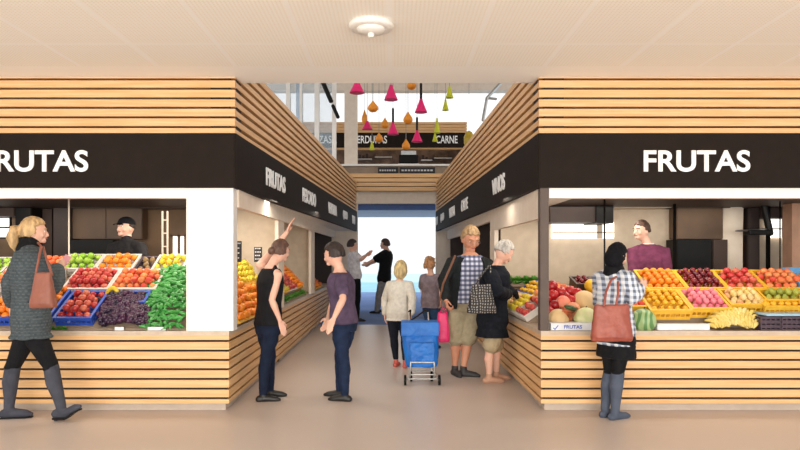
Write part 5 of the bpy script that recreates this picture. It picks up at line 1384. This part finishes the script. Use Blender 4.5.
# ============================================================ bags and trolley
def tote(label, px0, px1, py0, py1, d, dep, m, hpts, flare=0.12, name='handbag', hr_=0.011, group=None):
    x0, x1 = X(px0,d), X(px1,d); z1, z0 = Z(py0,d), Z(py1,d); cx = (x0+x1)/2; w_ = (x1-x0)/2; t = thing(name, label, 'bag', (cx, d, z0), group)
    bm = B(); n = 8; rows = []
    for j in range(n+1):
        v = j/n; k = 1-flare*v; dp = dep*(1-0.62*v)*(0.75 if j == 0 else 1); ww = w_*k*(0.94 if j == 0 else 1); z = z0+(z1-z0)*v
        row = []
        for i in range(24):
            a = 2*PI*i/24; ca, sa = math.cos(a), math.sin(a)
            zz_ = z-(0.018*(1-abs(ca)) if j == n else 0)
            row.append(bm.verts.new((cx+ww*math.copysign(abs(ca)**0.55, ca), d+dp*math.copysign(abs(sa)**0.7, sa), zz_)))
        rows.append(row)
    for a_, b_ in zip(rows, rows[1:]):
        for i in range(24): bm.faces.new((a_[i], a_[(i+1)%24], b_[(i+1)%24], b_[i]))
    bm.faces.new(rows[0]); bm.faces.new(rows[-1])
    bd = remeshed('bag_body', bm, m, t, 0.008, 3, 0.012, 0.08)
    for q, pts in enumerate(hpts):
        link_mesh('handle', tube(B(), [P(*p_) for p_ in pts], hr_, 8), m, t, True)
    return t
lb = mat('brown_bag_leather', (146,86,68), 0.5, (130,74,56), 5, bump=0.2)
tote('brown leather shoulder bag hanging on the tweed-coat woman', 29.5, 57, 272, 308, 5.66, 0.07, lb, [[(36,273,5.66),(39,258,5.68),(41,246,5.76),(38,243,5.86)], [(52,275,5.68),(47,260,5.72),(43,247,5.82)]], flare=0.45)
rb = mat('rust_bag_leather', (156,78,62), 0.45, (140,66,52), 5, bump=0.2)
tote('large rust red tote bag hanging on the plaid-jacket woman', 590, 633, 304, 341, 5.70, 0.08, rb, [[(604,306,5.66),(606,292,5.68),(611,280,5.76),(616,277,5.84)], [(616,306,5.72),(618,294,5.72),(618,282,5.80)]], flare=0.22)
gb = stripes_mat('grey_patterned_fabric', (52,50,52), (150,146,142), 10, 0.8, True, (40,38,40), 5)
tote('grey patterned shoulder bag on the white-haired woman', 466, 497, 284, 313, 7.42, 0.11, gb, [[(473,289,7.44),(482,274,7.48),(489,266,7.58)], [(490,289,7.46),(491,276,7.50),(490,266,7.60)]], flare=0.42)
pk = mat('pink_bag_fabric', (232,52,118), 0.5, (220,40,104), 6, bump=0.3)
tote('bright pink bag held low beside the man in khaki shorts', 435.5, 450, 312, 342, 8.02, 0.08, pk, [[(440,313,8.0),(443,307,7.95),(447,313,8.0)]], flare=0.35)
# pink phone held by the tweed-coat woman
ph = bevel(box(B(), -0.035, 0.035, -0.005, 0.005, -0.07, 0.07), 0.003)
bmesh.ops.rotate(ph, verts=ph.verts, cent=(0,0,0), matrix=Matrix.Rotation(0.5, 3, 'Y') @ Matrix.Rotation(-0.4, 3, 'X'))
W1 = p1[2]['R'][2]+p1[2]['R'][3]*0.10; bmesh.ops.translate(ph, verts=ph.verts, vec=W1)
tag(link_mesh('phone', ph, mat('pale_pink_case', (236,170,180), 0.5), origin_at=W1), 'pink phone held up by the tweed-coat woman', 'phone')
# cabbage of things in the hands of the white haired woman
pu = B(); tube(pu, [P(511,293,7.86), P(515,292,7.88), P(517,297,7.88)], [0.03,0.045,0.03], 10)
tag(link_mesh('purse', pu, Mj['blackcloth'], smooth=True, origin_at=P(514,294,7.87)), 'small black purse in the hands of the white-haired woman', 'purse')
# trolley
dT = 7.70
tr = thing('shopping_trolley', 'bright blue two-wheeled shopping trolley in the middle of the aisle', 'shopping trolley', (X(423,dT), dT, 0))
mb = mat('blue_nylon', (4,112,202), 0.5, (2,96,184), 6, bump=0.25)
bm = B(); rows = []
x0, x1 = X(403.5,dT), X(440,dT); cx = (x0+x1)/2
for v, py, w_, dp in ((0,366,0.185,0.11), (0.1,362,0.20,0.13), (0.35,350,0.215,0.14), (0.7,337,0.225,0.14), (0.95,327,0.222,0.12), (1,324.5,0.21,0.10)):
    z = Z(py, dT); row = []
    for i in range(28):
        a = 2*PI*i/28; ca, sa = math.cos(a), math.sin(a)
        row.append(bm.verts.new((cx-0.02*v+w_*math.copysign(abs(ca)**0.5, ca), dT+0.12*v+dp*math.copysign(abs(sa)**0.5, sa), z)))
    rows.append(row)
for a_, b_ in zip(rows, rows[1:]):
    for i in range(28): bm.faces.new((a_[i], a_[(i+1)%28], b_[(i+1)%28], b_[i]))
bm.faces.new(rows[0]); bm.faces.new(rows[-1])
remeshed('bag_body', bm, mb, tr, 0.009, 3, 0.025, 0.12)
fl = B(); z1, z0 = Z(322.5,dT), Z(336,dT)
box(fl, cx-0.255, cx+0.21, dT-0.045, dT-0.030, z0, z1); box(fl, cx-0.25, cx+0.205, dT-0.045, dT+0.27, z1-0.02, z1+0.006); bevel(fl, 0.006)
remeshed('flap', fl, mb, tr, 0.007, 3, 0.012, 0.1)
pb = B(); box(pb, cx-0.15, cx+0.15, dT-0.165, dT-0.13, Z(360,dT), Z(341,dT)); bevel(pb, 0.01); remeshed('front_pocket', pb, mb, tr, 0.008, 3, 0.02, 0.07)
fr = B()
for q in (-1,1):
    tube(fr, [(cx+0.14*q,dT-0.17,Z(360,dT)), (cx+0.15*q,dT-0.16,0.10)], 0.010, 8)
    tube(fr, [(cx+0.13*q,dT+0.13,0.12), (cx+0.12*q-0.03,dT+0.24,0.85)], 0.010, 8)
    tube(fr, [(cx+0.15*q,dT-0.16,0.10), (cx+0.14*q,dT+0.13,0.10)], 0.010, 8)
tube(fr, [(cx-0.14,dT-0.17,Z(360,dT)), (cx+0.14,dT-0.17,Z(360,dT))], 0.010, 8); tube(fr, [(cx-0.2,dT-0.14,0.075), (cx+0.2,dT-0.14,0.075)], 0.009, 8)
tube(fr, [(cx-0.16,dT-0.16,0.13), (cx+0.16,dT-0.16,0.13)], 0.009, 8); tube(fr, [(cx-0.15,dT+0.13,0.12), (cx+0.15,dT+0.13,0.12)], 0.009, 8)
link_mesh('frame', fr, M['metal'], tr, True)
hW = p7[2]['R'][2]+p7[2]['R'][3]*0.08
link_mesh('handle', tube(B(), [(cx-0.15,dT+0.24,0.85), (cx-0.13,dT+0.3,0.86), (hW.x,hW.y,hW.z-0.01), (cx+0.06,dT+0.3,0.86), (cx+0.09,dT+0.24,0.85)], 0.012, 8), M['black'], tr, True)
for q, yy in ((-1,-0.14), (1,-0.14), (-0.62,0.10), (0.62,0.10)):
    wx_ = cx+0.205*q; c = Vector((wx_, dT+yy, 0.062)); wb = B(); n = 24; prof = [(0.040,-0.014), (0.060,-0.014), (0.062,-0.008), (0.062,0.008), (0.060,0.014), (0.040,0.014)]
    rows = [[wb.verts.new((c.x+o_, c.y+r_*math.cos(2*PI*k/n), c.z+r_*math.sin(2*PI*k/n))) for k in range(n)] for r_, o_ in prof]; rows.append(rows[0])
    for a_, b_ in zip(rows, rows[1:]):
        for k in range(n): wb.faces.new((a_[k], a_[(k+1)%n], b_[(k+1)%n], b_[k]))
    wh = link_mesh('wheel', wb, M['black'], tr, True)
    hb = B(); tube(hb, [c-Vector((0.016,0,0)), c+Vector((0.016,0,0))], 0.016, 10, caps=False)
    for k in range(5):
        a = 2*PI*k/5; tube(hb, [c, c+Vector((0, 0.045*math.cos(a), 0.045*math.sin(a)))], 0.006, 6)
    link_mesh('hub', hb, M['metal'], wh)
